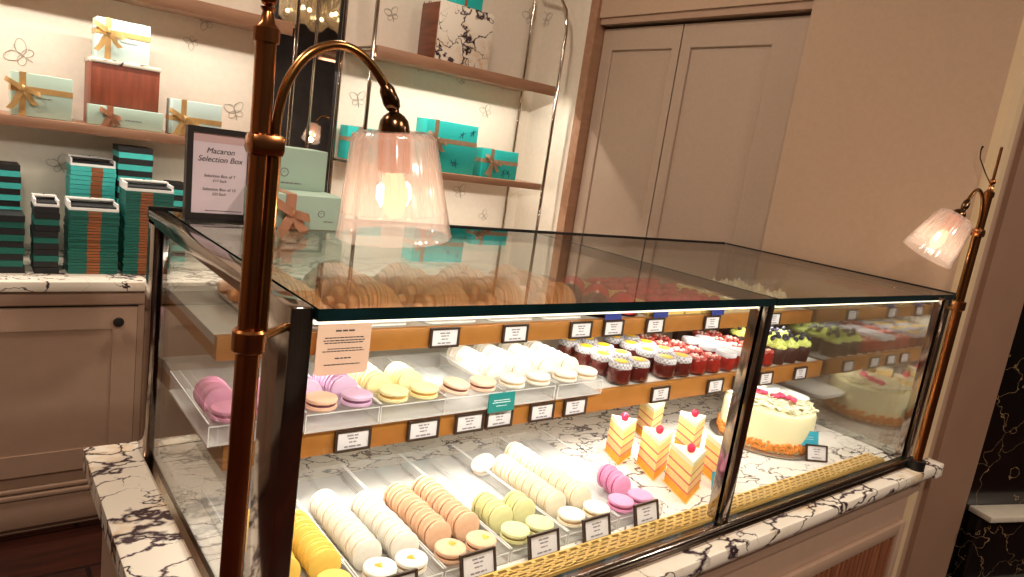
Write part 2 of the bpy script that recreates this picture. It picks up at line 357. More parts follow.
# printed butterflies on the paper, each a flat outline drawing on the wall
def butterfly(b, c, s, rot, plane='Y'):
    for sg in (-1, 1):
        for a0, ln, wd in ((42, 1.05, .62), (-32, .70, .50)):
            pts = []
            for k in range(13):
                t = PI*2*k/12; px = ln*(.5-.5*math.cos(t)); pz = wd*.5*math.sin(t)
                ca, sa = math.cos(math.radians(a0)), math.sin(math.radians(a0))
                x, z = (px*ca-pz*sa)*sg, px*sa+pz*ca
                cr, sr = math.cos(rot), math.sin(rot); x, z = x*cr-z*sr, x*sr+z*cr
                pts.append((c[0]+x*s, c[1], c[2]+z*s) if plane == 'Y' else (c[0], c[1]+x*s, c[2]+z*s))
            b.tube(pts, .0008, 4)
    cr, sr = math.cos(rot), math.sin(rot)
    e = lambda x, z: ((c[0]+(x*cr-z*sr)*s, c[1], c[2]+(x*sr+z*cr)*s) if plane == 'Y' else (c[0], c[1]+(x*cr-z*sr)*s, c[2]+(x*sr+z*cr)*s))
    b.tube([e(0,-.7), e(0,.35)], .0016, 4)
    for sg in (-1, 1): b.tube([e(0,.35), e(.12*sg,.6), e(.3*sg,.72)], .0008, 4)
b = MB()
for u, v, s, r in ((235,112,.045,.3),(207,22,.035,1.8),(192,42,.03,2.2),(392,15,.04,.4),(358,100,.045,.2),(420,66,.035,-.2),(462,80,.03,.8),(503,85,.03,.1),(486,112,.04,.5),(530,17,.05,.6),
                   (460,192,.045,.3),(484,216,.035,.8),(60,165,.04,.5),(22,55,.05,1.0),(322,200,.04,.4)):
    p = onY(u, v, YB); butterfly(b, (p.x, YB-.0012, p.z), s*.76, r)
for u, v, s, r in ((546,20,.05,.2),(511,215,.04,.9)):
    p = onX(u, v, XD)
    if p.y > 1.39 and p.y < YB: butterfly(b, (XD-.0012, p.y, p.z), s*.76, r, 'X')
b.build('wallpaper_print', 'wallink', wb)
# tan partition on the right with its stepped front edge
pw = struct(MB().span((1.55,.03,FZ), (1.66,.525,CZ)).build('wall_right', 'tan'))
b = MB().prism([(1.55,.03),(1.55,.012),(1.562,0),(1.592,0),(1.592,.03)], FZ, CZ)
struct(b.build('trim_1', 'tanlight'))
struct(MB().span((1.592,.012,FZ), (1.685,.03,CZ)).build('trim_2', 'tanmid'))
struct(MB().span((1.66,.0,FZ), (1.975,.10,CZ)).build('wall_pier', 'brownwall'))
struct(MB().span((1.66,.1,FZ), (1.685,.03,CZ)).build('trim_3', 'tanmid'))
# framed recess round the cupboards, and the wall carrying on past it
struct(MB().span((XD-.012,1.338,FZ), (XD+.08,1.379,CZ)).build('trim_4', 'shelfwood'))
struct(MB().span((XD+.0,.525,1.076), (XD+.1,1.338,CZ)).build('wall_bulkhead', 'tan'))
struct(MB().span((XD+.075,.525,FZ), (XD+.1,1.338,1.076)).build('wall_recess', 'gapshade'))  # near-black wall colour puts in the shade behind the doors
cu = thing('tall_cupboard', 'tall taupe built-in cupboard with two panelled doors beside the alcove', 'cupboard', (XD+.022,.95,FZ))
MB().span((-.015,-.423,1.556), (.06,.386,1.578)).build('head_rail', 'tanmid', cu)
for y0, y1, sa, sb in ((.980,1.334,.030,.045), (.533,.975,.111,.035)):
    d = MB(); y0 -= .95; y1 -= .95; T = 1.545
    d.span((.018,y0,.02), (.045,y1,T))
    d.span((.010,y0,.02), (.018,y0+sa,T)); d.span((.010,y1-sb,.02), (.018,y1,T)); d.span((.010,y0+sa,T-.07), (.018,y1-sb,T)); d.span((.010,y0+sa,.02), (.018,y1-sb,.11))
    for a in (y0+sa, y1-sb): d.cyl((.014,a,.11), (.014,a,T-.07), .0045, 8)
    d.cyl((.014,y0+sa,T-.07), (.014,y1-sb,T-.07), .0045, 8)
    d.build('door', 'tandoor', cu)
# black marble shop beyond the pier
bw = onZ(990, 512, -.229); ang = math.atan2(-.061, .161)
mw = thing('marble_fixture', 'black veined marble fixture with two pale ledges beyond the brown pier', 'fixture', (bw.x, bw.y, FZ), (0,0,ang))
MB().span((-.055,.03,0), (.9,.08,1.15)).build('marble_panel', 'blackmarble', mw)
for z, t in ((.262,.017), (.040,.014)): MB().span((-.045,-.04,z), (.9,.03,z+t), bev=.003).build('ledge', 'ledgestone', mw)
MB().span((-.045,-.015,.056), (.9,.03,.258), bev=.003).build('lower_panel', 'blackmarble', mw)

# ------------------------------------------------------------------ case counter (base, marble top)
ct = thing('marble_counter', 'taupe panelled counter with veined marble top carrying the glass pastry case', 'counter')
b = MB()
b.span((-.045,.02,FZ), (1.549,.62,-.035))
b.build('body', 'cab', ct)
b = MB()                                           # marble slab, its front and left edges rounded
prof = [(-.042,-.006),(-.040,-.001),(-.034,0),(.60,0),(.64,0),(.64,-.036),(-.028,-.036),(-.036,-.030),(-.042,-.018)]
X0, X1 = -.073, 1.549
vs = []; n = len(prof)
for x, k in ((X0,0),(X0+.006,1),(X1,2)):
    for y, z in prof: vs.append((x, y if k else max(y,-.036), z if k else z*.9-.003))
fs = [(i, (i+1) % n, n+(i+1) % n, n+i) for i in range(n)]+[(n+i, n+(i+1) % n, 2*n+(i+1) % n, 2*n+i) for i in range(n)]+[list(range(n))[::-1], [2*n+i for i in range(n)]]
b.add(vs, fs, False); b.span((1.549,-.041,-.034), (1.585,-.001,-.0005), bev=.004)
b.build('marble_top', 'marble', ct)
b = MB()                                           # mouldings under the slab and round the panel
b.span((-.052,-.018,-.052), (1.575,-.001,-.036), bev=.004); b.span((-.050,-.006,-.085), (1.575,-.0005,-.052), bev=.002); b.span((-.045,-.002,-.09), (1.549,.02,-.036))
b.span((-.045,.004,-.48), (1.549,.02,-.085)); b.build('front_frame', 'cab', ct)
b = MB()
for k in range(66):
    x = .12+k*.0212
    if x < 1.50: b.cyl((x,.004,-.42), (x,.004,-.19), .0095, 8)
b.span((.1,.001,-.43), (1.515,.006,-.185)); b.build('fluted_panel', 'flute', ct)
b = MB()
for p, q in (((.07,-.008,-.46),(.1,.004,-.155)), ((1.515,-.008,-.46),(1.545,.004,-.155)), ((.1,-.008,-.185),(1.515,.004,-.155)), ((.1,-.008,-.46),(1.515,.004,-.43))): b.span(p, q, bev=.004)
b.build('panel_moulding', 'cab', ct)

# ------------------------------------------------------------------ glass display case
W, D, H, S = 1.50, .61, .40, .775
dc = thing('display_case', 'long glass pastry display case with steel posts and two bronze-fronted shelves', 'display case')
def post(x0, x1, y0, y1, z0=0, z1=.387):
    return MB().span((x0,y0,z0), (x1,y1,z1), bev=.0025).build('post', 'chromedark', dc)
post(0,.022,.004,.07,0,.4); post(0,.022,.565,.61); post(W-.018,W,.004,.034); post(W-.022,W,.565,.61)
post(S-.010,S+.010,.004,.036)
b = MB().span((0,.07,.378), (.022,.61,.399), bev=.002); b.build('side_rail', 'chromedark', dc)
MB().span((W-.018,.034,.38), (W,.565,.387), bev=.001).build('side_rail', 'chrome', dc)
MB().span((.022,.59,.378), (W-.022,.61,.387), bev=.002).build('back_rail', 'chromedark', dc)
MB().span((S-.006,.036,.381), (S+.006,.59,.387), bev=.001).build('cross_rail', 'chrome', dc)
b = MB(); b.cyl((.0,.0,.006), (W+.0,.0,.006), .0075, 12); b.span((.0,-.014,.0), (W,.008,.004)); b.span((0,.004,.0), (W,.012,.010)); b.build('bottom_channel', 'chromedark', dc)
b = MB().span((0,.06,0), (.012,.565,.006)); b.build('side_channel', 'chrome', dc)
def pane(name, p, q, thin, edge='edge', face='glass'):
    """glass sheet whose rim shows the deep green of its thickness"""
    b = MB().span(p, q); ax = thin
    me_idx = {0:(3,5), 1:(2,4), 2:(0,1)}[ax]
    for i in range(6): b.mi[i] = 0 if i in me_idx else 1
    return b.build(name, [face, edge], dc)
pane('top_pane', (.023,-.002,.388), (S-.0025,.612,.400), 2, face='topglass'); pane('top_pane', (S+.0025,-.002,.388), (W+.004,.612,.400), 2, face='topglass')
pane('front_pane', (.022,.012,.010), (S-.010,.018,.386), 1); pane('front_pane', (S+.010,.012,.010), (W-.018,.018,.386), 1)
pane('side_pane', (.008,.07,.006), (.014,.565,.378), 0); pane('side_pane', (W-.014,.034,.0), (W-.008,.565,.38), 0, face='coatedglass')
pane('back_pane', (.022,.597,.004), (W-.022,.603,.378), 1)
SH = (('lower_shelf', .244, .127, .166), ('upper_shelf', .299, .2516, .284))
MB().span((S-.0024,-.001,.389), (S+.0024,.611,.4003)).build('seam_joint', 'black', dc); MB().span((.0,.612,.385), (W,.617,.403)).build('rear_trim', 'black', dc); MB().span((W+.004,.0,.388), (W+.008,.612,.402)).build('end_trim', 'black', dc)
for nm, y, z0, z1 in SH:
    sh = MB().span((.024,y+.012,z1-.014), (1.475,.585,z1-.001)).build(nm, 'shelfstone', dc)
    MB().span((.024,y,z0), (1.475,y+.012,z1), bev=.001).build('shelf_front', 'fascia', sh)
    MB().span((.024,y+.012,z0), (.036,.585,z1-.014)).build('side_board', 'fascia', sh)
    MB().span((1.463,y+.012,z0), (1.475,.585,z1-.014)).build('side_board', 'fascia', sh)
    MB().span((.06,y+.020,z0+.006), (1.44,y+.030,z0+.012)).build('light_strip', 'led', sh)
lt = MB().span((.03,.020,.379), (1.47,.031,.386)).build('top_light_strip', 'led', dc)
b = MB()                                           # perforated gold grille: a plate built as bars so the slots are real
gy0, gy1, gz = .022, .060, .012
b.span((.03,gy0,.0), (1.405,gy0+.004,gz)); b.span((.03,gy1-.003,.004), (1.405,gy1,gz))
rows = [gy0+.004+i*(gy1-gy0-.007)/4 for i in range(5)]
for i in range(4):
    y0, y1 = rows[i], rows[i+1]
    b.span((.03,y0-.0021,gz-.002), (1.405,y0+.0021,gz))
    x = .03+(i % 2)*.011
    while x < 1.405: b.span((x,y0,gz-.002), (min(x+.0070,1.405),y1,gz)); x += .022
b.build('vent_grille', 'gold', dc)
MB().span((.03,gy0+.004,.0031), (1.405,gy1-.003,.0042)).build('grille_slot_shade', 'gapshade', dc)  # dark sheet laid in as the shade below the slots
MB().cyl((1.47,-.018,.002), (1.47,-.018,.004), .004).build('foot_screw', 'chrome', dc)
# deck veins inside: same stone, its own panel
MB().span((.014,.058,.0), (1.486,.595,.003)).build('deck_panel', 'deck', dc)

# ------------------------------------------------------------------ lamps
def smooth(p, n=5):
    p = [Vector(q) for q in p]; out = []
    for i in range(len(p)-1):
        a, b, c, d = p[max(i-1,0)], p[i], p[i+1], p[min(i+2,len(p)-1)]
        for k in range(n):
            t = k/n; out.append(.5*((2*b)+(c-a)*t+(2*a-5*b+4*c-d)*t*t+(3*b-a-3*c+d)*t**3))
    return out+[p[-1]]
def lamp_parts(root, tilt):
    pb = MB(); pb.cyl((0,0,.0), (0,0,.37), .0098, 18); pb.build('lower_post', 'copper', root)
    pb = MB(); pb.cyl((-.002,0,.38), (-.003,0,.54), .0076, 18); pb.cyl((-.003,0,.54), (-.004,0,.622), .0078, 18); pb.build('upper_post', 'copper', root)
    c1 = MB().lathe([(.0115,-.010),(.0135,-.008),(.0135,.008),(.0115,.010)], 24, Matrix.Translation((0,0,.381))).build('collar', 'copper', root)
    b = MB().box((.001,0,.54), (.0275,.022,.018), bev=.005); b.build('collar', 'copper', root)
    b = MB(); b.tube([(.0085,-.003,.380),(.0085,-.002,.535)], .0050, 12)
    ap = [(.0085,-.002,.535),(.009,0,.562),(.014,0,.588),(.026,0,.610),(.042,0,.622),(.059,0,.626),(.076,0,.621),(.090,0,.610),(.099,0,.600)]
    b.tube(smooth(ap), .0038, 12); b.build('arm', 'brass', root)
    b = MB(); b.tube([(.0975,0,.6025),(.0985,0,.601),(.1000,0,.5985),(.1055,0,.589),(.1085,0,.584),(.1092,0,.582)], [.0038,.0050,.0066,.0074,.0060,.0035], 14); b.sphere((.1090,0,.581), .0046); b.build('knuckle', 'darkbrass', root)
    b = MB(); b.tube([(-.004,0,.616),(-.004,0,.626),(-.004,0,.630),(-.0042,0,.638),(-.0042,0,.641)], [.0098,.0098,.006,.004,.006], 16); b.sphere((-.0043,0,.648), .0066); b.cyl((-.0043,0,.652), (-.0045,0,.72), .003, 8); b.build('finial', 'copper', root)
    hd = bpy.data.objects.new('lamp_head', None); col.objects.link(hd); hd.parent = root; hd.location = (.109,0,.584); hd.rotation_euler = tilt
    MB().lathe([(.0035,.002),(.0045,-.003),(.0090,-.006),(.0120,-.010),(.0132,-.015),(.0138,-.0195),(.0125,-.020),(1e-6,-.018)], 24).build('cap', 'darkbrass', hd)
    rt, rb, z0, z1 = .037, .0510, -.019, -.1125
    wob = lambda t, j: 1+.010*math.cos(22*t)
    zc = z1+.024; rc = rb+(rt-rb)*(zc-z1)/(z0-z1)
    MB().shell([(.0165,z0),(rt-.006,z0-.0005),(rt,z0-.006),(rc,zc),(rc-.0022,zc),(rt-.0024,z0-.007),(rt-.008,z0-.003),(.0165,z0-.003)], 88, wob=wob).build('shade', 'shade', hd)
    MB().shell([(rc,zc),(rb,z1+.004),(rb+.001,z1+.0015),(rb-.0004,z1),(rb-.0024,z1+.002),(rc-.0022,zc)], 88, wob=lambda t, j: 1+.014*math.cos(22*t)*(1 if j in (0,5) else .6)).build('shade_rim', 'shaderim', hd)
    MB().lathe([(.0135,-.019),(.0145,-.024),(.0145,-.05),(.013,-.054),(1e-6,-.054)], 20).build('bulb_holder', 'socket', hd)
    MB().lathe([(.007,-.054),(.009,-.060),(.0125,-.070),(.013,-.077),(.010,-.088),(.004,-.095),(1e-6,-.096)], 16).build('bulb', 'bulbglass', hd)
    for dx in (-.013, .013): MB().lathe([(1e-6,.010),(.0035,.006),(.004,-.004),(1e-6,-.012)], 10, Matrix.Translation((dx,0,-.073))).build('filament', 'filament', hd)
    return hd
def place_lamp(loc, rz, label, tilt=(0,0,0), power=.22):
    r = thing('brass_lamp', label, 'lamp', loc, (0,0,rz)); hd = lamp_parts(r, tilt)
    ld = bpy.data.lights.new('bulb_light', 'POINT'); ld.energy = power; ld.color = (1,.80,.60); ld.shadow_soft_size = .012
    lo = bpy.data.objects.new('bulb_light', ld); col.objects.link(lo); lo.parent = hd; lo.location = (0,0,-.108)
    return r
l1 = place_lamp((-.0445,-.024,0), 0, 'tall copper and brass lamp with lit ribbed glass shade nearest the viewer', (0,-.12,0))
MB().cyl((.009,.005,.381), (.046,.036,.381), .0040, 10).build('fixing_pin', 'brass', l1)
l2 = place_lamp((1.463,-.022,0), PI, 'smaller-looking brass lamp with tilted glass shade at the far right corner', (-.30,-.34,0))
MB().cyl((.0,-.005,.37), (-.02,-.03,.37), .004, 10).build('fixing_pin', 'brass', l2)
MB().cyl((0,0,.0), (0,0,.022), .0185, 20).build('rubber_foot', 'black', l2)
w = [onX(u, v, 1.52) for u, v in ((989,187),(985,172),(980,158),(981,150),(983,146))]
w = [Vector((-(p.x-l2.location.x), -(p.y-l2.location.y), p.z)) for p in w]; w[0] = Vector((-.004, 0, w[0].z))
MB().tube(w, [.0014]*4+[.0026], 6).build('stray_wire', 'darkbrass', l2)

# ------------------------------------------------------------------ macarons
def mac_meshes(kind):
    wob = lambda t, j: 1+(.018*math.sin(17*t)+.012*math.sin(29*t+1) if j in (0,1) else 0)
    sh = MB().lathe([(.0150,.0019),(.0210,.0020),(.0216,.0036),(.0203,.0042),(.0216,.0050),(.0208,.0068),(.0170,.0085),(.0100,.0092),(1e-6,.0094)], 28, wob=wob).mesh('shell', 'mac_'+kind)
    fl = MB().lathe([(1e-6,-.0024),(.0190,-.0024),(.0197,0),(.0190,.0024),(1e-6,.0024)], 24).mesh('filling', 'fill_'+kind)
    return sh, fl
MAC = {k: mac_meshes(k) for k in FOOD}
speck = MB().lathe([(1e-6,.0002),(.0055,.0),(.004,.0012),(1e-6,.0016)], 9, wob=lambda t, j: 1+.25*math.sin(3*t)).mesh('crumb', 'speck')
MTHK = .0190
def macaron(kind, loc, rot, label, group, dot=False):
    r = thing('macaron', label, 'macaron', loc, rot, group); a, f = MAC[kind]
    link('shell', a, r); link('shell', a, r, (0,0,0), (PI,0,1)); link('filling', f, r)
    if dot: link('crumb_topping', speck, r, (random.uniform(-.005,.005), random.uniform(-.005,.005), .0092))
    return r
def mac_row(kind, x0, x1, y0, n, zc, where, colname, tilt=.14, dx=.0):
    for i in range(n):
        y = y0+i*MTHK/math.cos(tilt)*1.0; t = i/max(1, n-1)
        macaron(kind, (x0+(x1-x0)*t+random.uniform(-.0008,.0008), y, zc), (PI/2-tilt, 0, random.uniform(-.05,.05)),
                f'{colname} macaron, {ORD[i]} from the front of the {where}' if n > 1 else f'{colname} macaron on edge alone in the {where}', f'{colname} macarons on edge in the {where}')
def flat(kind, x, y, z, label, dot=False, rx=0, ry=0):
    macaron(kind, (x, y, z), (rx, ry, random.uniform(0, 6)), label, 'flat macarons at the row fronts', dot)

# acrylic trays: base, sides, divider, raised front step, back
def tray(name, x, y0, y1, z, w, hstep, hwall, label, cat='tray'):
    r = thing('acrylic_tray', label, cat, (x, y0, z)); L = y1-y0; t = .0025
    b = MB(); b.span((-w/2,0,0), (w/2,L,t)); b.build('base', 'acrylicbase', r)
    for s in (-1, 1): MB().span((s*w/2-(t if s > 0 else 0),0,t), (s*w/2+(t if s < 0 else 0),L,hwall)).build('side_wall', 'acrylic', r)
    MB().span((-t/2,.05,t), (t/2,L,hwall*.55)).build('divider', 'acrylic', r)
    MB().span((-w/2+t,L-t,t), (w/2-t,L,hwall)).build('back_wall', 'acrylic', r)
    b = MB(); b.span((-w/2+t,0,t), (w/2-t,t,hstep)); b.span((-w/2+t,t,hstep-t), (w/2-t,.046,hstep)); b.span((-w/2+t,.046,t), (w/2-t,.046+t,hstep)); b.build('front_step', 'acrylic', r)
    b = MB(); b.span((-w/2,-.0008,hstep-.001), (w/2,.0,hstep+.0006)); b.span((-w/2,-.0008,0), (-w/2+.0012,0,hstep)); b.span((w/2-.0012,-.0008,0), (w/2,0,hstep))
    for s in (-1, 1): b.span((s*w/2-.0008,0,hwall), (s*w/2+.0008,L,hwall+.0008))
    b.build('edge_highlight', 'acrylicedge', r)  # highlight lines put on as white strips
    return r
DK = .003
names_b = ['yellow','white','tan','pistachio','cream','pink']
for k, nm in enumerate(names_b):
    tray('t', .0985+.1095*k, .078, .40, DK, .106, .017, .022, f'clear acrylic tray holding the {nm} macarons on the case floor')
ZE = DK+.0025+.0236; ZF = DK+.017+.0096
def brow(kind, cn, xl, nl, xr, nr, yl=.148, yr=.148):
    mac_row(kind, xl, xl, yl, nl, ZE, f'left {cn} row on case floor', cn); mac_row(kind, xr, xr, yr, nr, ZE, f'right {cn} row on case floor', cn)
brow('yellow','yellow', .074, 7, .125, 6, .150, .146)
brow('ivory','white', .183, 8, .235, 7, .146, .140)
brow('tan','tan', .292, 7, .342, 7, .146, .150)
brow('pistachio','pistachio', .402, 3, .449, 2, .146, .150)
brow('cream','cream', .512, 8, .566, 10, .148, .146)
mac_row('magenta', .672, .672, .150, 3, ZE, 'pink row on case floor', 'bright pink') if False else mac_row('magenta', .664, .672, .146, 3, ZE, 'right pink row on case floor', 'bright pink')
for kind, x, lb, dot in (('yellow',.080,'yellow macaron lying flat half hidden behind the steel corner post',0),('yellow',.120,'yellow macaron lying flat in front of the right yellow row',0),
    ('ivory',.181,'white macaron with golden crumb lying flat before the left white row',1),('ivory',.226,'white macaron with golden crumb lying flat before the right white row',1),
    ('tan',.286,'tan macaron with golden crumb lying flat before the left tan row',1),('tan',.337,'tan macaron with golden crumb lying flat before the right tan row',1),
    ('pistachio',.398,'pistachio macaron lying flat before the left pistachio row',0),('pistachio',.444,'pistachio macaron lying flat before the right pistachio row',0),
    ('vanilla',.509,'pale cream macaron lying flat before the left cream row',0),('vanilla',.563,'pale cream macaron lying flat before the right cream row',0),
    ('magenta',.620,'bright pink macaron lying flat, left of the two beside the cake slices',0),('magenta',.667,'bright pink macaron lying flat, right of the two beside the cake slices',0)):
    flat(kind, x, .103, ZF, lb, bool(dot))
flat('ivory', .494, .316, DK+.0025+.0162, 'single white macaron leaning alone in the empty back of the cream tray', rx=.45, ry=.3)
# middle shelf
Z1 = .166
names_m = [('pink',.058),('lilac',.176),('lemon',.285),('salmon',.391),('left white',.505),('right white',.618)]
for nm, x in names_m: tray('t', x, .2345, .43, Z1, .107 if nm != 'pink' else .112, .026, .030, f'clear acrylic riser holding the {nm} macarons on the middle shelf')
ZE1 = Z1+.0025+.0236+.003; ZF1 = Z1+.026+.0096
def srow(kind, cn, x, n, where, y=.299): mac_row(kind, x, x, y, n, ZE1, where, cn)
srow('pink','pink', .032, 3, 'left pink row on middle shelf'); srow('pink','pink', .084, 2, 'right pink row on middle shelf')
srow('lilac','lilac', .148, 3, 'left lilac row on middle shelf'); srow('lilac','lilac', .203, 4, 'right lilac row on middle shelf')
srow('lemon','lemon', .259, 5, 'left lemon row on middle shelf'); srow('lemon','lemon', .312, 3, 'right lemon row on middle shelf')
for x, wn in ((.478,'first'),(.533,'second'),(.592,'third'),(.645,'fourth')): srow('ivory','white', x, 7, wn+' white row on middle shelf')
for kind, x, lb in (('pink',.030,'pink macaron lying flat at the left end of the middle shelf'),('pink',.084,'pink macaron lying flat behind the copper lamp post'),
    ('peach',.150,'peach-topped macaron with dark filling lying flat on the middle shelf'),('lilac',.202,'lilac macaron lying flat on the middle shelf'),
    ('lemon',.259,'lemon macaron lying flat before the left lemon row'),('lemon',.310,'lemon macaron lying flat before the right lemon row'),
    ('white',.477,'white macaron lying flat before the first white row on middle shelf'),('white',.532,'white macaron lying flat before the second white row on middle shelf'),
    ('white',.594,'white macaron lying flat before the third white row on middle shelf'),('white',.643,'white macaron lying flat before the fourth white row, beside the jars')):
    flat(kind, x, .253, ZF1, lb)
flat('salmon', .367, .254, ZF1+.001, 'salmon macaron with brown filling, slightly tilted, on the middle shelf', ry=.12)
flat('salmon', .418, .254, ZF1, 'salmon macaron lying flat behind the teal sign card')
flat('salmon', .357, .30, Z1+.0025+.0125, 'salmon macaron lying in the middle of the nearly empty riser', rx=.1)

# ------------------------------------------------------------------ jars, cupcakes
def jar_meshes():
    d = {}
    bp = [(1e-6,0),(.0205,0),(.0232,.003),(.0238,.008),(.0238,.028),(.0222,.0325),(.0222,.034),(1e-6,.034)]
    oct_ = lambda t, j: 1-.035*abs(math.sin(4*t))
    d['glass'] = MB().lathe(bp, 24, wob=oct_).mesh('glass_jar', 'jarglass')
    jp = [(1e-6,.0015),(.0198,.0015),(.0224,.004),(.0229,.009),(.0229,.028),(.0212,.0315),(1e-6,.0315)]
    d['jam'] = MB().lathe(jp, 24, wob=oct_).mesh('jam', 'jam'); d['redjam'] = MB().lathe(jp, 24, wob=oct_).mesh('jam', 'redjam')
    d['lid'] = MB().lathe([(.0222,.0315),(.0228,.0325),(.0224,.0395),(.0205,.0422),(1e-6,.0432)], 28, wob=lambda t, j: 1+(.02*math.sin(14*t) if j < 3 else 0)).mesh('lid', 'cloth')
    d['wlid'] = MB().lathe([(.0222,.0315),(.0228,.0325),(.0228,.0390),(.0216,.0420),(1e-6,.0430)], 28).mesh('lid', 'lidwhite')
    d['disc'] = MB().lathe([(1e-6,.0430),(.0130,.0430),(.0130,.0438),(.009,.0446),(1e-6,.0449)], 20).mesh('yellow_disc', 'yellowdisc')
    b = MB()
    for k in range(9):
        a = k*2*PI/8; r = .0155 if k < 8 else 0; b.sphere((r*math.cos(a), r*math.sin(a), .0335), .0060, 10, 6, sc=(1,1,.7))
    d['berries'] = b.mesh('berries', 'berry')
    b = MB()
    for k in range(5):
        a = k*2.4; b.sphere((.010*math.cos(a), .010*math.sin(a), .0365), .0042, 8, 6, sc=(1,1,.6))
    d['dots'] = b.mesh('cream_dots', 'foam')
    return d
JM = jar_meshes()
def jar(kind, x, y, label, group):
    r = thing('jam_jar', label, 'jar', (x, y, Z1), (0,0,random.uniform(0,1)), group)
    link('glass_jar', JM['glass'], r); link('jam', JM['redjam' if kind != 'yellow' else 'jam'], r)
    if kind == 'yellow': link('lid', JM['lid'], r); link('yellow_disc', JM['disc'], r)
    elif kind == 'white': link('lid', JM['wlid'], r)
    else: link('berry_topping', JM['berries'], r); link('cream_dots', JM['dots'], r)
ROWY = (.274, .3225, .371, .4195)
def jgrid(kind, desc, xs, rows, block):
    for ci, x in enumerate(xs):
        for ri in range(rows):
            jar(kind, x+random.uniform(-.001,.001), ROWY[ri], f'{desc}, {ORD[ri]} from front, {"left" if ci == 0 else "right"} column of {block}', desc+'s')
jgrid('yellow','yellow-lidded jam jar', (.757,.807), 4, 'the first jar block')
jgrid('yellow','yellow-lidded jam jar', (.888,.938), 4, 'the second jar block')
jgrid('red','open red berry jar', (.992,1.042), 4, 'the near red block')
jgrid('white','white-lidded red jam jar', (1.096,1.146), 3, 'the white-lidded block')
jgrid('red','open red berry jar', (1.198,1.248), 4, 'the far red block')
swirl = MB()
for lv, (r0, z, n) in enumerate(((.0165,.042,9), (.0098,.051,6))):
    pts = []
    for k in range(n*4+1):
        a = 2*PI*k/(n*4); pts.append((r0*math.cos(a), r0*math.sin(a), z+.002*math.sin(a*n)))
    swirl.tube(pts, .0076, 8)
swirl.sphere((0,0,.048), .013, 12, 8)
swirl = swirl.mesh('frosting', 'lime')
cupm = MB().lathe([(1e-6,0),(.0215,0),(.0235,.018),(.0248,.034),(.0225,.039),(1e-6,.039)], 28, wob=lambda t, j: 1+(.02*math.sin(20*t) if j in (1,2,3) else 0)).mesh('chocolate_cup', 'choc')
bbm = MB().sphere((0,0,0), .0062, 12, 8).mesh('blueberry', 'blueberry')
CUP = [(1.300+.0545*c, .277+.052*r_, c, r_) for c in range(3) for r_ in range(3)]+[(1.190+.054*c, .470, c-2, 3) for c in range(5)]
for x, y, ci, ri in CUP:
    lb = f'lime-frosted chocolate cupcake, {ORD[ri]} row from the front, {ORD[ci]} of three' if ri < 3 else f'lime-frosted chocolate cupcake, {ORD[ci+2]} from the left in the back row of five'
    r = thing('cupcake', lb, 'cupcake', (x+random.uniform(-.001,.001), y, Z1), (0,0,random.uniform(0,6)), 'lime-frosted chocolate cupcakes')
    link('chocolate_cup', cupm, r); link('frosting', swirl, r)
    for k in range(4): a = k*PI/2+.4; q = .0145; link('blueberry', bbm, r, (q*math.cos(a), q*math.sin(a), .058) if k < 3 else (0,0,.064))

# ------------------------------------------------------------------ cake slices and whole cake
def wedge(sc): return [(0,-.030*sc), (.024*sc,.026*sc), (-.024*sc,.026*sc)]
def slice_(loc, rz, label, berry, k=1.0):
    r = thing('cake_slice', label, 'cake slice', loc, (0,0,rz), 'tall striped cake slices')
    MB().prism([(0,-.034*k), (.027*k,.030*k), (-.027*k,.030*k)], 0, .0012).build('card_base', 'gold', r)
    z = .0012; P = lambda m, h, nm, sc=1.0: None
    for nm, m, h in (('base_layer','crust',.015),('jam_layer','jamline',.0035),('sponge_layer','sponge',.014),('jam_layer','jamline',.0035),('sponge_layer','slicemid',.014),('jam_layer','jamline',.003),('cream_layer','slicemid',.015),('cream_top','slicecream',.009)):
        b = MB(); b.prism(wedge(k*(1.0 if 'jam' not in nm else 1.012)), z, z+h); b.build(nm, m, r); z += h
    if berry:
        b = MB(); b.sphere((0,.008,z+.0075), .0078, 14, 9, sc=(1,1,1.12)); b.build('raspberry', 'rasp', r)
    else: MB().lathe([(1e-6,0),(.004,0),(.002,.002),(1e-6,.003)], 10, Matrix.Translation((0,.012,z))).build('cream_dot', 'slicecream', r)
SL = ((.796,.272,-.80,'striped cake slice with raspberry, back left, beside the pink macarons tray',1),(.816,.200,-.80,'striped cake slice with raspberry, directly behind the pink macarons',1),
      (.945,.325,-.80,'striped cake slice without a visible raspberry, furthest back under the shelf',0),(.972,.236,-.80,'striped cake slice with raspberry, right of the middle near the steel post',1),
      (.806,.116,-.80,'striped cake slice with dark raspberry, frontmost, nearest the gold grille',1),(.922,.128,-.80,'striped cake slice behind the steel post with blue card at its foot',0))
for (x, y, rz, lb, be), k in zip(SL, (1.08, 1.2, 1.1, 1.12, 1.36, 1.15)): slice_((x, y, DK), rz, lb, be, k)
cx, cy, cr = 1.236, .226, .102
ck = thing('layer_cake', 'whole round pale yellow cake with crumb base and pink berries on a board', 'cake', (cx, cy, DK))
MB().lathe([(1e-6,0),(cr+.016,0),(cr+.020,.003),(cr+.016,.005),(1e-6,.005)], 56).build('cake_board', 'steel', ck)
MB().lathe([(1e-6,.005),(cr,.005),(cr,.080),(cr-.003,.088),(cr-.010,.0915),(1e-6,.0915)], 64).build('icing', 'cakecream', ck)
b = MB()
for k in range(110):
    a = 2*PI*k/110
    for q in range(5):
        aa = a+random.uniform(-.03,.03); z = .006+random.random()*(.020 if q else .012); b.sphere((math.cos(aa)*(cr+.001), math.sin(aa)*(cr+.001), z+.002), random.uniform(.0032,.005), 6, 4)
o = b.build('crumb_band', 'cakecrumb', ck); 
b = MB()
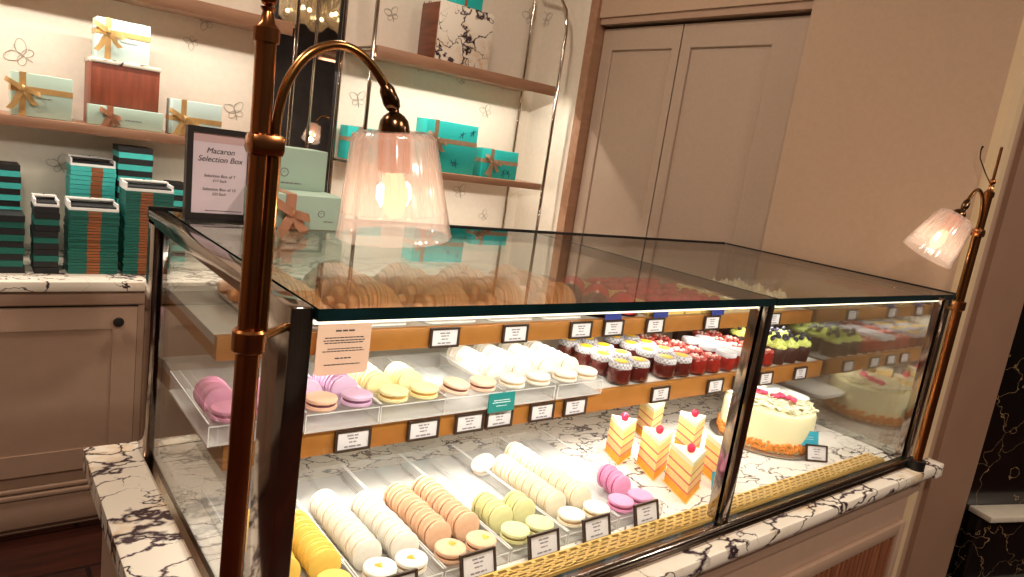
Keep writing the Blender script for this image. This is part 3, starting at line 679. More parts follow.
for k in range(230):
    a = random.uniform(0, 2*PI); rr = cr*.90*math.sqrt(random.random()); mx = Matrix.Translation((rr*math.cos(a), rr*math.sin(a), .0945+random.random()*.004)) @ Euler((random.uniform(-.5,.5), random.uniform(-.5,.5), random.uniform(0,PI))).to_matrix().to_4x4()
    b.box((0,0,0), (random.uniform(.012,.026), random.uniform(.004,.008), .0022), mx)
b.build('shavings', 'cakeshave', ck)
for k in range(13):
    t = (k-6)/6; x, y = .012+.036*t*.62+random.uniform(-.005,.005), .0-.046*t*.78+random.uniform(-.007,.007)
    MB().sphere((x, y, .102+random.random()*.004), random.uniform(.006,.0085), 10, 6, sc=(1.15,1,.8)).build('berry', 'petal', ck)
wp = thing('white_plate', 'white rounded-corner serving plate behind the whole cake', 'plate', (1.398,.335,DK), (0,0,0))
def rrect(w, h, r, n=6):
    pts = []
    for cxx, cyy, a0 in ((w/2-r,h/2-r,0),(-w/2+r,h/2-r,PI/2),(-w/2+r,-h/2+r,PI),(w/2-r,-h/2+r,1.5*PI)):
        for k in range(n+1): a = a0+PI/2*k/n; pts.append((cxx+r*math.cos(a), cyy+r*math.sin(a)))
    return pts
b = MB(); b.prism(rrect(.14,.19,.03), .058, .066); b.build('plate_top', 'plate', wp); MB().lathe([(1e-6,0),(.04,0),(.032,.006),(.012,.012),(.012,.05),(.03,.058),(1e-6,.058)], 28).build('plate_foot', 'plate', wp)

# ------------------------------------------------------------------ upper shelf pastries
Z2 = .284
croi = MB()
for k in range(9):
    t = (k-4)/4; x = t*.046; r = .030*(1-.62*t*t); croi.lathe([(1e-6,-.0085),(r*.78,-.0065),(r,-.001),(r*.93,.005),(r*.7,.0085),(1e-6,.009)], 18, Matrix.Translation((x, .010*t*t, r*.92)) @ Matrix.Rotation(PI/2, 4, 'Y'))
croi = croi.mesh('pastry', 'croissant')
croi2 = MB()
for k in range(8):
    t = (k-3.5)/4; x = t*.046; r = .0308*(1-.62*t*t); croi2.lathe([(r*.97,-.0014),(r,0),(r*.97,.0014),(r*.9,0)], 18, Matrix.Translation((x, .010*t*t, r*.90)) @ Matrix.Rotation(PI/2, 4, 'Y'))
croi2 = croi2.mesh('ridges', 'croissantlight')
def platter(x, y, w, d, label, mat='plate'):
    r = thing('serving_tray', label, 'tray', (x, y, Z2)); MB().prism(rrect(w, d, .012), 0, .003).build('tray_base', mat, r)
    b = MB(); P = rrect(w, d, .012); Q = rrect(w+.012, d+.012, .016); n = len(P)
    vs = [(x_, y_, .003) for x_, y_ in P]+[(x_, y_, .008) for x_, y_ in Q]+[(x_, y_, .0095) for x_, y_ in Q]+[(x_*.985, y_*.985, .0055) for x_, y_ in P]
    fs = []
    for a in range(3): fs += [(a*n+i, a*n+(i+1) % n, (a+1)*n+(i+1) % n, (a+1)*n+i) for i in range(n)]
    fs += [(3*n+i, 3*n+(i+1) % n, (i+1) % n, i) for i in range(n)]
    b.add(vs, fs, True); b.build('tray_rim', mat, r)
def crow(xc, n, nm, y0=.345):
    for i in range(n):
        r = thing('croissant', f'golden croissant, {ORD[i]} from the front on the {nm} tray', 'croissant', (xc+random.uniform(-.002,.002), y0+i*.052, Z2+.004), (0,0,random.uniform(-.08,.08)), 'croissants on the top shelf trays')
        link('pastry', croi, r); link('ridges', croi2, r)
for xc, nm, n in ((.135,'leftmost',4),(.262,'second',4),(.392,'third',4),(.515,'fourth',4),(.632,'fifth',4)):
    platter(xc, .425, .098, .215, f'white rimmed serving tray, {nm} from the left on the top shelf'); crow(xc, n, nm)
def dome(x, y, mat, label, grp):
    r = thing('glazed_dome', label, 'cake', (x, y, Z2), (0,0,0), grp)
    MB().lathe([(1e-6,0),(.033,0),(.034,.002),(1e-6,.003)], 28).build('black_disc', 'blackdish', r)
    MB().lathe([(1e-6,.003),(.029,.003),(.030,.010),(.027,.024),(.018,.036),(.008,.041),(1e-6,.042)], 28).build('glaze', mat, r)
    MB().sphere((0,0,.043), .004, 8, 6).build('topping', 'foam', r)
for i, y in enumerate((.345,.42,.495)):
    dome(.735, y, 'chocdome', f'dark chocolate glazed dome cake, {ORD[i]} from the front on the top shelf', 'chocolate dome cakes')
    dome(.812, y, 'reddome', f'shiny red glazed dome cake, {ORD[i]} from the front on the top shelf', 'red dome cakes')
for ci, x in enumerate((.885,.945,1.005,1.065)):
    for ri, y in enumerate((.36,.47)):
        r = thing('strawberry_slice', f'strawberry-topped sponge slice, {("front","back")[ri]} row, {ORD[ci]} of four', 'cake slice', (x, y, Z2), (0,0,0), 'strawberry sponge slices')
        MB().box((0,0,.013), (.052,.095,.026), bev=.002).build('sponge', 'tartbase', r)
        b = MB()
        for k in range(8): b.sphere((-.016+.0105*(k % 4)+random.uniform(-.002,.002), -.03+.055*(k//4)+random.uniform(-.012,.012), .030), .0098, 10, 6, sc=(1,1.25,.85))
        b.box((0,0,.0275), (.048,.09,.004), bev=.0015); b.build('strawberry_topping', 'strawtop', r)
mer = MB(); 
for k in range(5): a = k*2*PI/5; mer.lathe([(.008,0),(.0085,.004),(.004,.011),(1e-6,.016)], 8, Matrix.Translation((.011*math.cos(a), .011*math.sin(a), .026)))
mer.lathe([(.009,0),(.0095,.005),(.004,.014),(1e-6,.021)], 10, Matrix.Translation((0,0,.028)))
mer = mer.mesh('meringue_peaks', 'meringue'); tb = MB().lathe([(1e-6,0),(.019,0),(.0235,.024),(.0215,.026),(1e-6,.026)], 24, wob=lambda t, j: 1+(.015*math.sin(18*t) if j in (1,2) else 0)).mesh('tart_shell', 'tartbase')
for ci, x in enumerate((1.16,1.215,1.27,1.325,1.38)):
    for ri, y in enumerate((.345,.405,.465)):
        r = thing('meringue_tart', f'meringue-peaked tart, {ORD[ri]} row from the front, {ORD[ci]} of five across', 'tart', (x, y, Z2), (0,0,random.uniform(0,3)), 'meringue tarts on the top shelf')
        link('tart_shell', tb, r); link('meringue_peaks', mer, r)

# ------------------------------------------------------------------ price tags and small cards
def price_tag(loc, rot, w, h, label, group, stand=False):
    r = thing('price_tag', label, 'price tag', loc, rot, group); t = .0035
    MB().span((-w/2+t*.5,-.001,t*.5), (w/2-t*.5,.001,h-t*.5)).build('paper', 'tagwhite', r)
    b = MB(); b.span((-w/2,-.003,0), (w/2,.002,t)); b.span((-w/2,-.003,h-t), (w/2,.002,h)); b.span((-w/2,-.003,t), (-w/2+t,.002,h-t)); b.span((w/2-t,-.003,t), (w/2,.002,h-t)); b.build('frame', 'tagframe', r)
    printlines([(0,h*.72,w*.34,.0022),(0,h*.58,w*.26,.0020),(0,h*.42,w*.22,.0018),(0,h*.22,w*.46,.0022)], -.0012, 'inkgrey', r)
    if stand: b = MB(); b.span((-w/2+.004,.002,0), (w/2-.004,.010,.0025)); b.build('stand', 'acrylic', r)
    return r
for x, lb in ((.079,'beside the yellow macarons behind the lamp post'),(.190,'in front of the white macarons'),(.312,'in front of the tan macarons'),(.428,'in front of the pistachio macarons'),(.535,'in front of the cream macarons'),(.650,'in front of the bright pink macarons')):
    price_tag((x,.0665,DK+.001), (-.30,0,0), .057, .036, 'dark framed tag on the case floor '+lb, 'price tags on the case floor', True)
price_tag((1.235,.092,DK+.001), (-.35,0,-.55), .050, .036, 'dark framed price tag leaning before the whole cake', 'price tags on the case floor', True)
q = ((.196,'below the lilac macarons'),(.309,'below the lemon macarons'),(.392,'below the salmon macarons, left of two adjoining'),(.4505,'below the teal sign card'),(.541,'below the left white macarons'),(.618,'below the right white macarons'),
     (.848,'below the second block of yellow-topped jars'),(1.026,'below the white-lidded jars'),(1.117,'by the far red jars'),(1.218,'just right of the steel post'),(1.368,'at the right end below the cupcakes'))
for x, lb in q: price_tag((x,.2395,.1295), (-.04,0,0), .0535, .0315, 'dark framed tag on the middle shelf front, '+lb, 'price tags on the middle shelf')
q = ((.363,'beneath the second croissant tray'),(.504,'beneath the third croissant tray'),(.657,'beneath the fifth croissant tray'),(.742,'under the left navy card, by the chocolate domes'),(.862,'under the navy card by the red domes'),(1.050,'under the right navy card, by the strawberry slices'),(1.293,'right of the steel post'))
for x, lb in q: price_tag((x,.2945,.2525), (-.04,0,0), .0535, .0315, 'dark tag on the top shelf front, '+lb, 'price tags on the top shelf')
def card(loc, rot, w, h, mat, label, inkm, lines):
    r = thing('sign_card', label, 'card', loc, rot); MB().span((-w/2,-.0008,0), (w/2,.0008,h)).build('card', mat, r)
    printlines([(0,h*z,w*ww,hh) for z, ww, hh in lines], -.001, inkm, r); return r
card((.4445,.2315,.1605), (-.05,0,0), .052, .031, 'tealcard', 'teal card standing above the price tag before the salmon macarons', 'inkwhite', ((.62,.6,.0012),(.5,.7,.0012),(.32,.4,.001)))
card((1.236,.116,.030), (-.35,0,-.55), .044, .032, 'bluecard', 'blue-green card standing above the price tag before the whole cake', 'inkwhite', ((.6,.4,.001),(.45,.5,.001)))
card((.893,.092,DK), (-.3,0,-.5), .045, .034, 'bluecard', 'blue-green card at the foot of the slice behind the post', 'inkwhite', ((.6,.4,.001),(.45,.5,.001)))
for x, lb in ((.738,'left navy card, before the chocolate dome cakes'),(.876,'navy card before the red dome cakes'),(1.066,'right navy card, before the strawberry slices')):
    card((x,.2955,Z2+.0005), (-.12,0,0), .044, .033, 'navy', lb, 'inkwhite', ((.5,.3,.003),))
ic = thing('information_card', 'large beige pink information card with small print hanging before the top shelf', 'card', (.190,.285,.226), (0,0,0))
MB().prism(rrect(.080,.084,.007), -.0008, .0008, Matrix.Translation((0,0,.042)) @ Matrix.Rotation(PI/2, 4, 'X')).build('card', 'pinkcard', ic)
printlines([(0,.064,.028,.0024),(0,.054,.058,.0014),(0,.050,.062,.0014),(0,.0465,.058,.0014),(.002,.038,.052,.0013),(0,.0345,.062,.0013),(0,.024,.024,.0018),(0,.015,.054,.0014)], -.0012, 'ink', ic)

# ------------------------------------------------------------------ framed sign and green gift boxes on the glass
HT = .400
sg = thing('framed_sign', 'black framed sign reading Macaron Selection Box standing on the glass case', 'sign', (.081,.535,HT), (-.06,0,.05))
w, h, t = .098, .136, .0085
b = MB(); b.span((-w/2,-.006,0), (w/2,.006,t)); b.span((-w/2,-.006,h-t), (w/2,.006,h)); b.span((-w/2,-.006,t), (-w/2+t,.006,h-t)); b.span((w/2-t,-.006,t), (w/2,.006,h-t)); b.span((-w/2+.001,.002,t), (w/2-.001,.006,h-t)); b.build('frame', 'frameblack', sg)
MB().span((-w/2+t,-.002,t), (w/2-t,.002,h-t)).build('paper', 'paperlilac', sg); MB().span((-w/2+t,-.0024,h-t-.013), (w/2-t,-.002,h-t)).build('header_band', 'paperpink', sg)
for s, z, txt in ((.0118,.0985,'Macaron'),(.0118,.0860,'Selection Box')): text(txt, s, 'ink', sg, (0,-.0026,z), shear=.25)
for s, z, txt in ((.0062,.0630,'Selection Box of 7'),(.0056,.0560,'£17 Each'),(.0062,.0430,'Selection Box of 12'),(.0056,.0360,'£25 Each')): text(txt, s, 'ink', sg, (0,-.0026,z), shear=.15)
printlines([(.008,t+.004,.055,.0011)], -.0023, 'ink', sg)
MB().span((-.02,.006,0), (.02,.04,.004)).build('stand', 'frameblack', sg)

def emblem(b, c, r, y):
    pts = [(c[0]+r*math.cos(a*PI/8), y, c[1]+r*math.sin(a*PI/8)) for a in range(17)]; b.tube(pts, r*.09, 5)
    for k in range(8):
        a = k*PI/4; b.tube([(c[0]+r*1.02*math.cos(a), y, c[1]+r*1.02*math.sin(a)), (c[0]+r*1.2*math.cos(a), y, c[1]+r*1.2*math.sin(a))], r*.08, 4)
    b.tube([(c[0]-r*.35, y, c[1]), (c[0]+r*.2, y, c[1]+r*.3)], r*.08, 4)
def bow(parent, c, s, mat, axis='x', tails=1, wid=None):
    """two loops, a knot and two tails in front of point c (in the parent's xz plane facing -y)"""
    wv = wid or s*.32
    for sg in (-1, 1):
        pts = []
        for k in range(11):
            a = -PI*.9+1.8*PI*k/10; pts.append((c[0]+sg*s*.42*(1+math.cos(a))*.95, c[1]-s*.12-s*.22*math.sin(a)-.004, c[2]+(.22 if sg < 0 else -.10)*s*(1+math.cos(a))))
        MB().strip(pts, Vector((sg*-.25,0,1)).normalized()*wv*.8, .0012).build('bow_loop', mat, parent)
    b = MB(); b.sphere((c[0], c[1]-s*.14-.004, c[2]), s*.19, 10, 8, sc=(.9,.7,1.1)); b.build('bow_knot', mat, parent)
    for sg, ln in ((-1, 1.15), (1, .8))[:1+tails]:
        pts = [(c[0], c[1]-s*.12-.003, c[2]-s*.05), (c[0]+sg*s*.22, c[1]-s*.2-.003, c[2]-s*.35*ln), (c[0]+sg*s*.38, c[1]-s*.10-.003, c[2]-s*.72*ln), (c[0]+sg*s*.62, c[1]-s*.12-.003, c[2]-s*1.0*ln)]
        MB().strip(pts, Vector((1,0,.25*sg)).normalized()*wv*.9, .0012).build('bow_tail', mat, parent)
def gift_box(loc, rz, w, d, h, mat, rib, label, bx=None, bz=None, vband=True, hband=True, bow_s=.05, band=.018, emb=None, lines=(), lidh=.0, tails=1, cat='gift box', name='gift_box', group=None, drawings=0):
    r = thing(name, label, cat, loc, (0,0,rz), group)
    MB().box((0,d/2,h/2), (w,d,h), bev=.0015).build('box', mat, r)
    e = .0008
    if vband and bx is not None:
        b = MB(); b.span((bx-band/2,-e*1.5,0), (bx+band/2,0,h)); b.span((bx-band/2,-e,h), (bx+band/2,d+e,h+e*1.5)); b.build('ribbon', rib, r)
    if hband and bz is not None:
        b = MB(); b.span((-w/2-e,-e*1.2,bz-band/2), (w/2+e,0,bz+band/2)); b.span((-w/2-e*1.2,0,bz-band/2), (-w/2,d,bz+band/2)); b.span((w/2,0,bz-band/2), (w/2+e*1.2,d,bz+band/2)); b.build('ribbon', rib, r)
    if bow_s and bx is not None: bow(r, (bx, -.002, bz if bz is not None else h*.6), bow_s, rib, tails=tails, wid=band*1.05)
    if emb: b = MB(); emblem(b, emb[:2], emb[2], -.0006); b.build('emblem', 'inkgrey', r)
    if lines: printlines(lines, -.0008, 'inkgrey', r)
    for k in range(drawings):
        b = MB(); cx_, cz_ = w*random.uniform(.0,.42), h*random.choice((.2,.28,.78,.85)); rr = Euler((0,random.uniform(0,6),0)).to_matrix()
        for q in range(5):
            p0 = Vector((cx_, -.001, cz_)); dv = rr @ Vector((math.cos(q*1.1)*.015, 0, math.sin(q*1.1)*.010)); b.tube([p0, p0+dv*.5+Vector((0,0,.003)), p0+dv], .0010, 4)
        b.build('butterfly_print', 'inkteal', r)
    return r
gift_box((.190,.472,HT), .0, .142, .085, .053, 'sage', 'ribbonpink', 'sage green ribboned gift box lying in front on the glass case top', bx=-.020, bz=.026, hband=False, bow_s=.034, band=.016, emb=(.030,.026,.005), lines=((.043,.014,.016,.0016),), tails=1)
gift_box((.210,.560,HT), .0, .100, .070, .120, 'sage', 'ribbonpink', 'taller plain sage green box standing behind the ribboned one on the case', emb=(-.022,.080,.0065), lines=((-.010,.063,.034,.0020),), hband=False, vband=False, bow_s=0)

# ------------------------------------------------------------------ shelving units, mirror
def shelving(name, label, xL, xR, yF, shelves, uprights, ztop, curved=False):
    r = thing('shelving_unit', label, 'shelves', ((xL+xR)/2, (yF+YB)/2, 0)); ox, oy = (xL+xR)/2, (yF+YB)/2
    for x, y in uprights:
        b = MB()
        if curved and y < YB-.1 : b.tube([(x-ox,y-oy,.138),(x-ox,y-oy,ztop-.12),(x-ox+.004,y-oy+.02,ztop-.05),(x-ox+.006,y-oy+.08,ztop+.02),(x-ox+.006,YB-.01-oy,ztop+.05)], .0062, 10)
        else: b.tube([(x-ox,y-oy,.138),(x-ox,y-oy,ztop)], .0058, 10)
        b.build('upright', 'chrome', r)
    for z, th in shelves:
        # slab with a front lip and a low rear baffle that hide a strip lamp between them
        sl = th-.015; y0 = yF-oy
        b = MB(); b.span((xL-ox+.012,y0+.002,z-sl), (xR-ox-.012,YB-.006-oy,z), bev=.001); b.span((xL-ox+.012,y0-.004,z-th), (xR-ox-.012,y0+.003,z), bev=.002)
        b.span((xL-ox+.012,y0+.0367,z-sl-.0088), (xR-ox-.012,y0+.040,z-sl+.001))
        s = b.build('shelf', 'shelfwood', r)
        for xe in (xL, xR): MB().cyl((xe-ox,yF-oy,z-th*.3), (xe-ox,YB-.02-oy,z-th*.3), .0045, 8).build('side_rod', 'chrome', s)
    return r
shR = ((0.8234,.035), (0.4712,.023)); shL = ((0.8288,.035), (0.4872,.024))
shelving('r', 'right shelving unit with slim steel uprights holding the turquoise gift boxes', 0.74, 1.4773, 1.4213, shR, ((0.74,1.4213),(0.74,YB-.012),(1.4773,1.4213),(1.4857,YB-.012)), 1.1405, True)
shelving('l', 'left shelving unit with steel uprights holding the mint gift boxes', -1.2772, 0.5069, 1.4213, shL, ((0.5069,1.4213),(0.5069,YB-.012),(-1.2772,1.4213),(-1.2772,YB-.012)), 1.1405)
mi = thing('wall_mirror', 'tall narrow dark-framed mirror on the back wall between the shelving units', 'mirror', (0.6254,YB,0.1472))
mirm, nt, o_ = base_mat('mirror_silver'); g = nt.nodes.new('ShaderNodeBsdfGlossy'); g.inputs[0].default_value = (.80,.78,.76,1); g.inputs['Roughness'].default_value = .02; nt.links.new(g.outputs[0], o_.inputs[0])
MB().span((-.098,-.008,.008), (.098,-.003,1.22)).build('mirror_glass', mirm, mi)
b = MB(); b.span((-.107,-.012,0), (-.098,-.002,1.228)); b.span((.098,-.012,0), (.107,-.002,1.228)); b.span((-.098,-.012,1.22), (.098,-.002,1.228)); b.span((-.098,-.012,0), (.098,-.002,.008)); b.build('frame', 'frameblack', mi)

# shelf strip lamps
def area(name, loc, rot, sx, sy, power, color, spread=PI):
    ld = bpy.data.lights.new(name, 'AREA'); ld.shape = 'RECTANGLE'; ld.size = sx; ld.size_y = sy; ld.energy = power; ld.color = color; ld.spread = spread
    o = bpy.data.objects.new(name, ld); col.objects.link(o); o.location = loc; o.rotation_euler = rot; return o
WARM = (1,.93,.83)
# ------------------------------------------------------------------ goods on the shelves
gift_box((-0.0753,1.4328,0.488), .0, 0.11996, 0.07641, 0.0978, 'mint', 'ribbongold', 'mint gift box with gold bow at the left end of the left shelf', bx=-0.03821, bz=0.06113, bow_s=0.04203, band=0.01299, lines=((0.00382,0.04432,0.03056,0.00168),), emb=None)
wdb = thing('wooden_stand', 'red-brown wooden display block with veined marble top on the left shelf', 'display block', (0.102,1.4672,0.488))
MB().box((0,.0573,.0749), (.1528,.1146,.1498), bev=.001).build('block', 'redwood', wdb); MB().box((0,.0573,.1551), (.1574,.1192,.0107), bev=.002).build('marble_top', 'marble', wdb)
gift_box((0.0958,1.4825,0.6488), .0, 0.11844, 0.07641, 0.0978, 'mintpale', 'ribbongold', 'pale aqua gift box with gold bow on top of the wooden block', bx=-0.03438, bz=0.06571, bow_s=0.04203, band=0.01299, lines=((0.01146,0.04737,0.03821,0.00168),))
gift_box((0.1004,1.429,0.488), .0, 0.16581, 0.03056, 0.04814, 'mint', 'ribbonpink', 'long low mint box with pinkish bow in front of the wooden block', bx=-0.03668, bz=0.02751, hband=False, bow_s=0.02904, band=0.01375, lines=((0.01528,0.01987,0.03821,0.00168),))
gift_box((0.2662,1.4328,0.488), .0, 0.12073, 0.07641, 0.09016, 'mintpale', 'ribbongold', 'pale aqua gift box with gold bow right of the wooden block', bx=-0.03438, bz=0.04203, bow_s=0.04585, band=0.01299)
mb = thing('marble_block', 'walnut display block with veined marble front on the upper right shelf', 'display block', (1.0854,1.4672,0.8234))
MB().box((0,.065,.0917), (.2048,.1146,.1834), bev=.001).build('block', 'walnut', mb); MB().box((0,.0023,.0917), (.2078,.0107,.1849), bev=.001).build('marble_front', 'marble', mb); MB().box((0,.065,.1868), (.2078,.1192,.0069), bev=.002).build('marble_top', 'marble', mb)
gift_box((1.0953,1.4901,1.014), 0, 0.11844, 0.06877, 0.10697, 'teal', 'brownband', 'turquoise and copper gift box on top of the marble-fronted block', bx=-0.00764, hband=False, bow_s=0.0, band=0.00917)
gift_box((1.0747,1.4519,0.4715), .02, 0.20784, 0.06877, 0.16657, 'teal', 'ribbontan', 'large turquoise gift box with tan bow on the right shelf', bx=-0.06495, bz=0.10315, bow_s=0.04585, band=0.01528, drawings=4)
gift_box((1.2886,1.4519,0.4715), .0, 0.15664, 0.06877, 0.09933, 'teal', 'ribbontan', 'small turquoise gift box with tan bow right of the large one', bx=-0.03821, bz=0.05731, bow_s=0.04203, band=0.01375, drawings=2)
gift_box((0.8355,1.578,0.4715), .0, 0.15664, 0.06113, 0.10697, 'teal', 'ribbontan', 'turquoise gift box half hidden behind the big lamp shade', bx=-0.03438, bz=0.06495, bow_s=0.04203, band=0.01375, drawings=2)

# ------------------------------------------------------------------ back counter with cabinets
bc = thing('stone_worktop', 'continuous veined marble worktop along the back wall under the left shelf', 'worktop', (0,1.454,.12))
MB().span((-2.04,-.195,-.0113), (1.397,.195,.0127), bev=.003).build('slab', 'marble', bc)
for x0, x1, lb in ((-0.7806,-0.3909,'taupe base cabinet at the left edge of the photo'),(-0.3871,0.1325,'taupe base cabinet with black round knob under the teal box stacks'),(0.1363,0.6483,'taupe base cabinet hidden behind the left end of the glass case')):
    cb = thing('base_cabinet', lb, 'cabinet', ((x0+x1)/2,1.284,FZ)); w = (x1-x0)
    MB().span((-w/2,.0,.084), (w/2,.355,.6105)).build('body', 'cab', cb)
    MB().span((-w/2,-.009,.575), (w/2,.0,.6105), bev=.002).build('top_rail', 'cab', cb)
    b = MB(); b.span((-w/2,.015,0), (w/2,.355,.0825)); b.span((-w/2,-.009,.023), (w/2,.015,.0955), bev=.003); b.span((-w/2,-.014,.099), (w/2,.015,.111), bev=.003); b.span((-w/2,-.011,.115), (w/2,.0,.126), bev=.003); b.build('plinth', 'cab', cb)
    dr = MB(); a0, a1, z0, z1 = -w/2+.009, w/2-.018, .159, .5685
    dr.span((a0,-.008,z0), (a1,-.0015,z1)); s = .053
    for p, q in (((a0,-.0122,z0),(a0+s,-.008,z1)), ((a1-s,-.0122,z0),(a1,-.008,z1)), ((a0+s,-.0122,z1-s),(a1-s,-.008,z1)), ((a0+s,-.0122,z0),(a1-s,-.008,z0+s))): dr.span(p, q)
    d_ = dr.build('door', 'cab', cb)
    MB().lathe([(1e-6,.017),(.010,.016),(.0122,.0115),(.009,.007),(.0046,.0046),(.0046,0),(.0085,-.0015),(1e-6,-.0015)], 18, Matrix.Translation((a1-.042,-.0122,z1-.034)) @ Matrix.Rotation(PI/2, 4, 'X')).build('knob', 'black', d_)
    b = MB(); b.span((a0-.003,-.001,z0-.003), (a1+.003,0,z1+.003)); b.build('door_gap_shade', 'gapshade', cb)  # dark sheet painted as the shade round the door

# flat macaron boxes in stacks
def flatbox(w, d, h, mat, band=None, bx=0):
    a = MB().span((-w/2,0,.0004), (w/2,d,h-.0004)).mesh('box', mat); m = None
    if band: m = MB().span((bx-band/2,-.0007,.0006), (bx+band/2,.0,h-.0006)).mesh('ribbon', 'brownband')
    return a, m
def stack(x, y, z, w, d, n, h, mats, nm, band=None, bx=0, jit=.0015, alt=None):
    ms = [flatbox(w, d, h, m, band, bx) for m in mats]
    for i in range(n):
        a, m = ms[i % len(ms)] if alt is None else ms[alt(i)]
        word = {'tealshaded':'shaded deep teal','tealedge':'light teal','blackbox':'black'}[mats[i % len(mats)] if alt is None else mats[alt(i)]]
        r = thing('macaron_box', f'flat {word} box, {ORD[n-1-i]} from the top of the {nm}', 'box', (x+random.uniform(-jit,jit), y+random.uniform(-jit,jit), z+i*h), (0,0,random.uniform(-.012,.012)), f'flat boxes in the {nm}')
        link('box', a, r)
        if m: link('ribbon', m, r)
ZC = 0.133
stack(0.0263, 1.3449, ZC, 0.10392, 0.09551, 22, 0.00695, ['tealshaded'], 'shorter brown-ribboned stack', 0.02751, 0.0)
stack(0.1455, 1.3449, ZC, 0.1085, 0.09551, 30, 0.00695, ['tealshaded'], 'tallest brown-ribboned stack', 0.02751, -0.00764)
stack(-0.1448, 1.3449, ZC, 0.06724, 0.09551, 9, 0.0149, ['blackbox','tealshaded'], 'leftmost front stack', jit=0.00229)
stack(-0.0692, 1.3449, ZC, 0.0489, 0.09551, 11, 0.01429, ['blackbox','blackbox','tealshaded'], 'narrow black stack', jit=0.00153)
stack(0.0431, 1.5092, ZC, 0.10086, 0.09169, 21, 0.01161, ['tealedge'], 'ribboned back stack', 0.02598, 0.00764)
stack(0.1394, 1.5092, ZC, 0.08099, 0.09169, 20, 0.01528, ['tealedge','blackbox'], 'tallest back stack', jit=0.00153)
stack(-0.1387, 1.5092, ZC, 0.05731, 0.09169, 16, 0.01452, ['tealedge','blackbox'], 'leftmost back stack', jit=0.00153)
stack(0.2494, 1.5092, ZC, 0.04585, 0.09169, 14, 0.01566, ['tealedge','blackbox'], 'back stack nearest the framed sign', jit=0.00153)
def open_tray(x, y, z, w, d, h, label):
    r = thing('open_box', label, 'box', (x, y, z), (0,0,0)); t = .004
    MB().span((-w/2+t,.006+t,.001), (w/2-t,d-t,h*.55)).build('black_insert', 'blackbox', r)
    b = MB(); b.span((-w/2,0,0), (w/2,d,.001)); b.span((-w/2,0,.001), (w/2,t,h*.35)); b.span((-w/2,d-t,.001), (w/2,d,h)); b.span((-w/2,t,.001), (-w/2+t,d-t,h)); b.span((w/2-t,t,.001), (w/2,d-t,h)); b.span((-w/2,d-.03,h), (w/2,d,h+.003)); b.build('white_sleeve', 'white', r)
    MB().sphere((0,d-.01,h+.003), .002, 6, 4).build('stud', 'black', r)
open_tray(0.0263, 1.3487, ZC+22*0.00695+.0005, 0.10392, 0.09169, 0.01834, 'open white box with black lining on the brown-ribboned stack')
open_tray(0.1455, 1.3487, ZC+30*0.00695+.0005, 0.1085, 0.09169, 0.01834, 'open white box with black lining on the tallest ribboned stack')
open_tray(0.0431, 1.513, ZC+21*0.01161+.0005, 0.10086, 0.08787, 0.01834, 'open white box with black lining on the back light teal stack')
open_tray(-0.0692, 1.3487, ZC+11*0.01429+.0005, 0.0489, 0.09169, 0.01528, 'open white box with black lining on the narrow black stack')

# ------------------------------------------------------------------ things the mirror shows: chandelier in the shop
ch_p = onY(318, 12, 2*YB+1.3); chx, chz = ch_p.x, ch_p.z
ch = thing('crystal_chandelier', 'crystal glass chandelier with warm bulbs, seen in the alcove mirror', 'chandelier', (chx,-1.3,chz))
MB().cyl((0,0,.25), (0,0,CZ-chz), .012, 10).build('stem', 'darkbrass', ch)
MB().lathe([(.05,.24),(.06,.25),(.05,.27),(1e-6,.27)], 16).build('canopy', 'darkbrass', ch)
cg = glassmat('crystal_glass', (.95,.93,.9), .12, (255,235,205), f0=.12, boost=1.6)
for k in range(5):
    a = k*2*PI/5; cx_, cy_ = (.19*math.cos(a), .19*math.sin(a))
    b = MB(); b.shell([(.015,.13),(.07,.10),(.105,.02),(.09,-.06),(.035,-.12),(.031,-.116),(.084,-.058),(.098,.02),(.066,.096),(.015,.125)], 40, Matrix.Translation((cx_, cy_, 0)), wob=lambda t, j: 1+.05*math.cos(14*t)); b.build('glass_globe', cg, ch)
    MB().cyl((0,0,.24), (cx_,cy_,.13), .006, 8).build('branch', 'darkbrass', ch)
    for q in range(3): MB().sphere((cx_+.04*math.cos(q*2.1), cy_+.04*math.sin(q*2.1), -.02), .014, 8, 6).build('bulb', 'filament', ch)

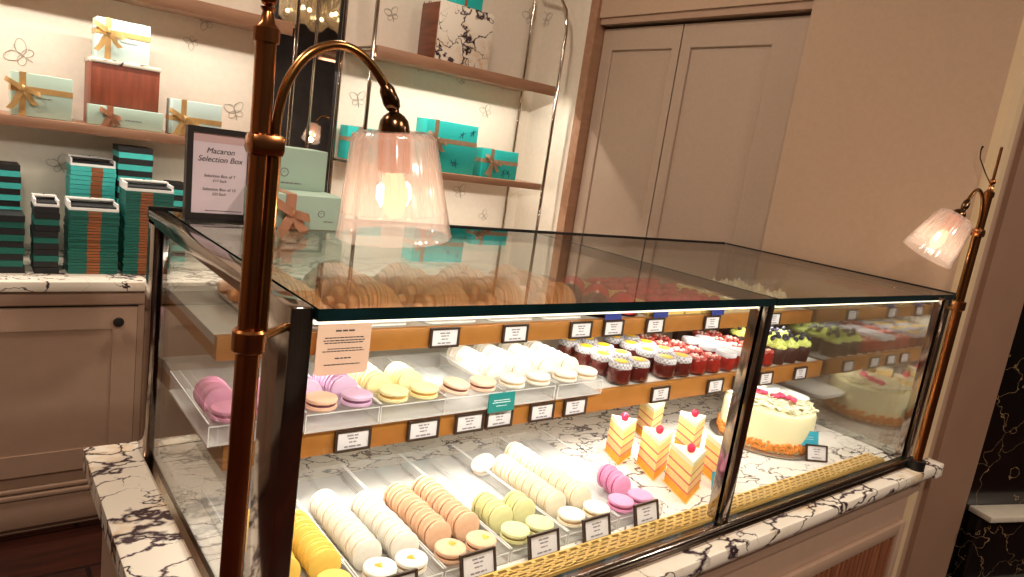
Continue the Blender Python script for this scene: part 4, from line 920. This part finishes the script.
# ------------------------------------------------------------------ light
for nm, xc, ln, zs, th, p in (('strip_light_right_top', 1.1068, .69, 0.8234, .035, 2.8), ('strip_light_right_low', 1.1068, .69, 0.4712, .023, 1.35), ('strip_light_left_top', -0.3221, 1.6, 0.8288, .035, 5.5), ('strip_light_left_low', -0.3221, 1.6, 0.4872, .024, 1.05)):
    area(nm, (xc, 1.4366, zs-th+.015-.0023), (math.radians(12), 0, 0), ln, .0023, p, WARM)
area('case_top_light', (.75,.030,.376), (math.radians(30),0,0), 1.40, .006, 3.2, (1,.95,.88), math.radians(150))
area('case_upper_shelf_light', (.75,.335,.2495), (math.radians(4),0,0), 1.38, .008, 1.5, (1,.96,.90), math.radians(150))
area('case_lower_shelf_light', (.75,.285,.1255), (math.radians(-10),0,0), 1.38, .008, 1.9, (1,.96,.90), math.radians(160))
for i, (x, y, p) in enumerate(((-.5,-1.2,27),(1.0,-1.5,28),(.55,.92,11),(-.8,.75,12),(3.0,-1.6,26),(3.3,.6,8))):  # unseen ceiling lights, added to raise the room's ambient level
    area('added_ceiling_fill', (x, y, CZ-.012), (0,0,0), .16, .16, p, (1,.84,.70))
    t = thing('added_downlight', f'added unseen ceiling downlight {("above the viewer","above the right of the counter","above the staff aisle","above the left cabinets","over the shop beyond the pier","over the black marble fixture")[i]}', 'downlight', (x, y, CZ))
    b = MB(); b.span((-.1,-.1,-.01), (.1,-.085,0)); b.span((-.1,.085,-.01), (.1,.1,0)); b.span((-.1,-.085,-.01), (-.085,.085,0)); b.span((.085,-.085,-.01), (.1,.085,0)); b.build('trim_frame', 'white', t)
w = bpy.data.worlds.new('world'); bpy.context.scene.world = w; w.use_nodes = True
bg = w.node_tree.nodes['Background']; bg.inputs[0].default_value = (1,.8,.6,1); bg.inputs[1].default_value = .02
sc = bpy.context.scene
sc.view_settings.view_transform = 'Standard'; sc.view_settings.look = 'None'; sc.view_settings.gamma = 1; sc.view_settings.exposure = .12; sc.view_settings.use_curve_mapping = False
sc.cycles.max_bounces = 12; sc.cycles.transparent_max_bounces = 24; sc.cycles.sample_clamp_indirect = 4
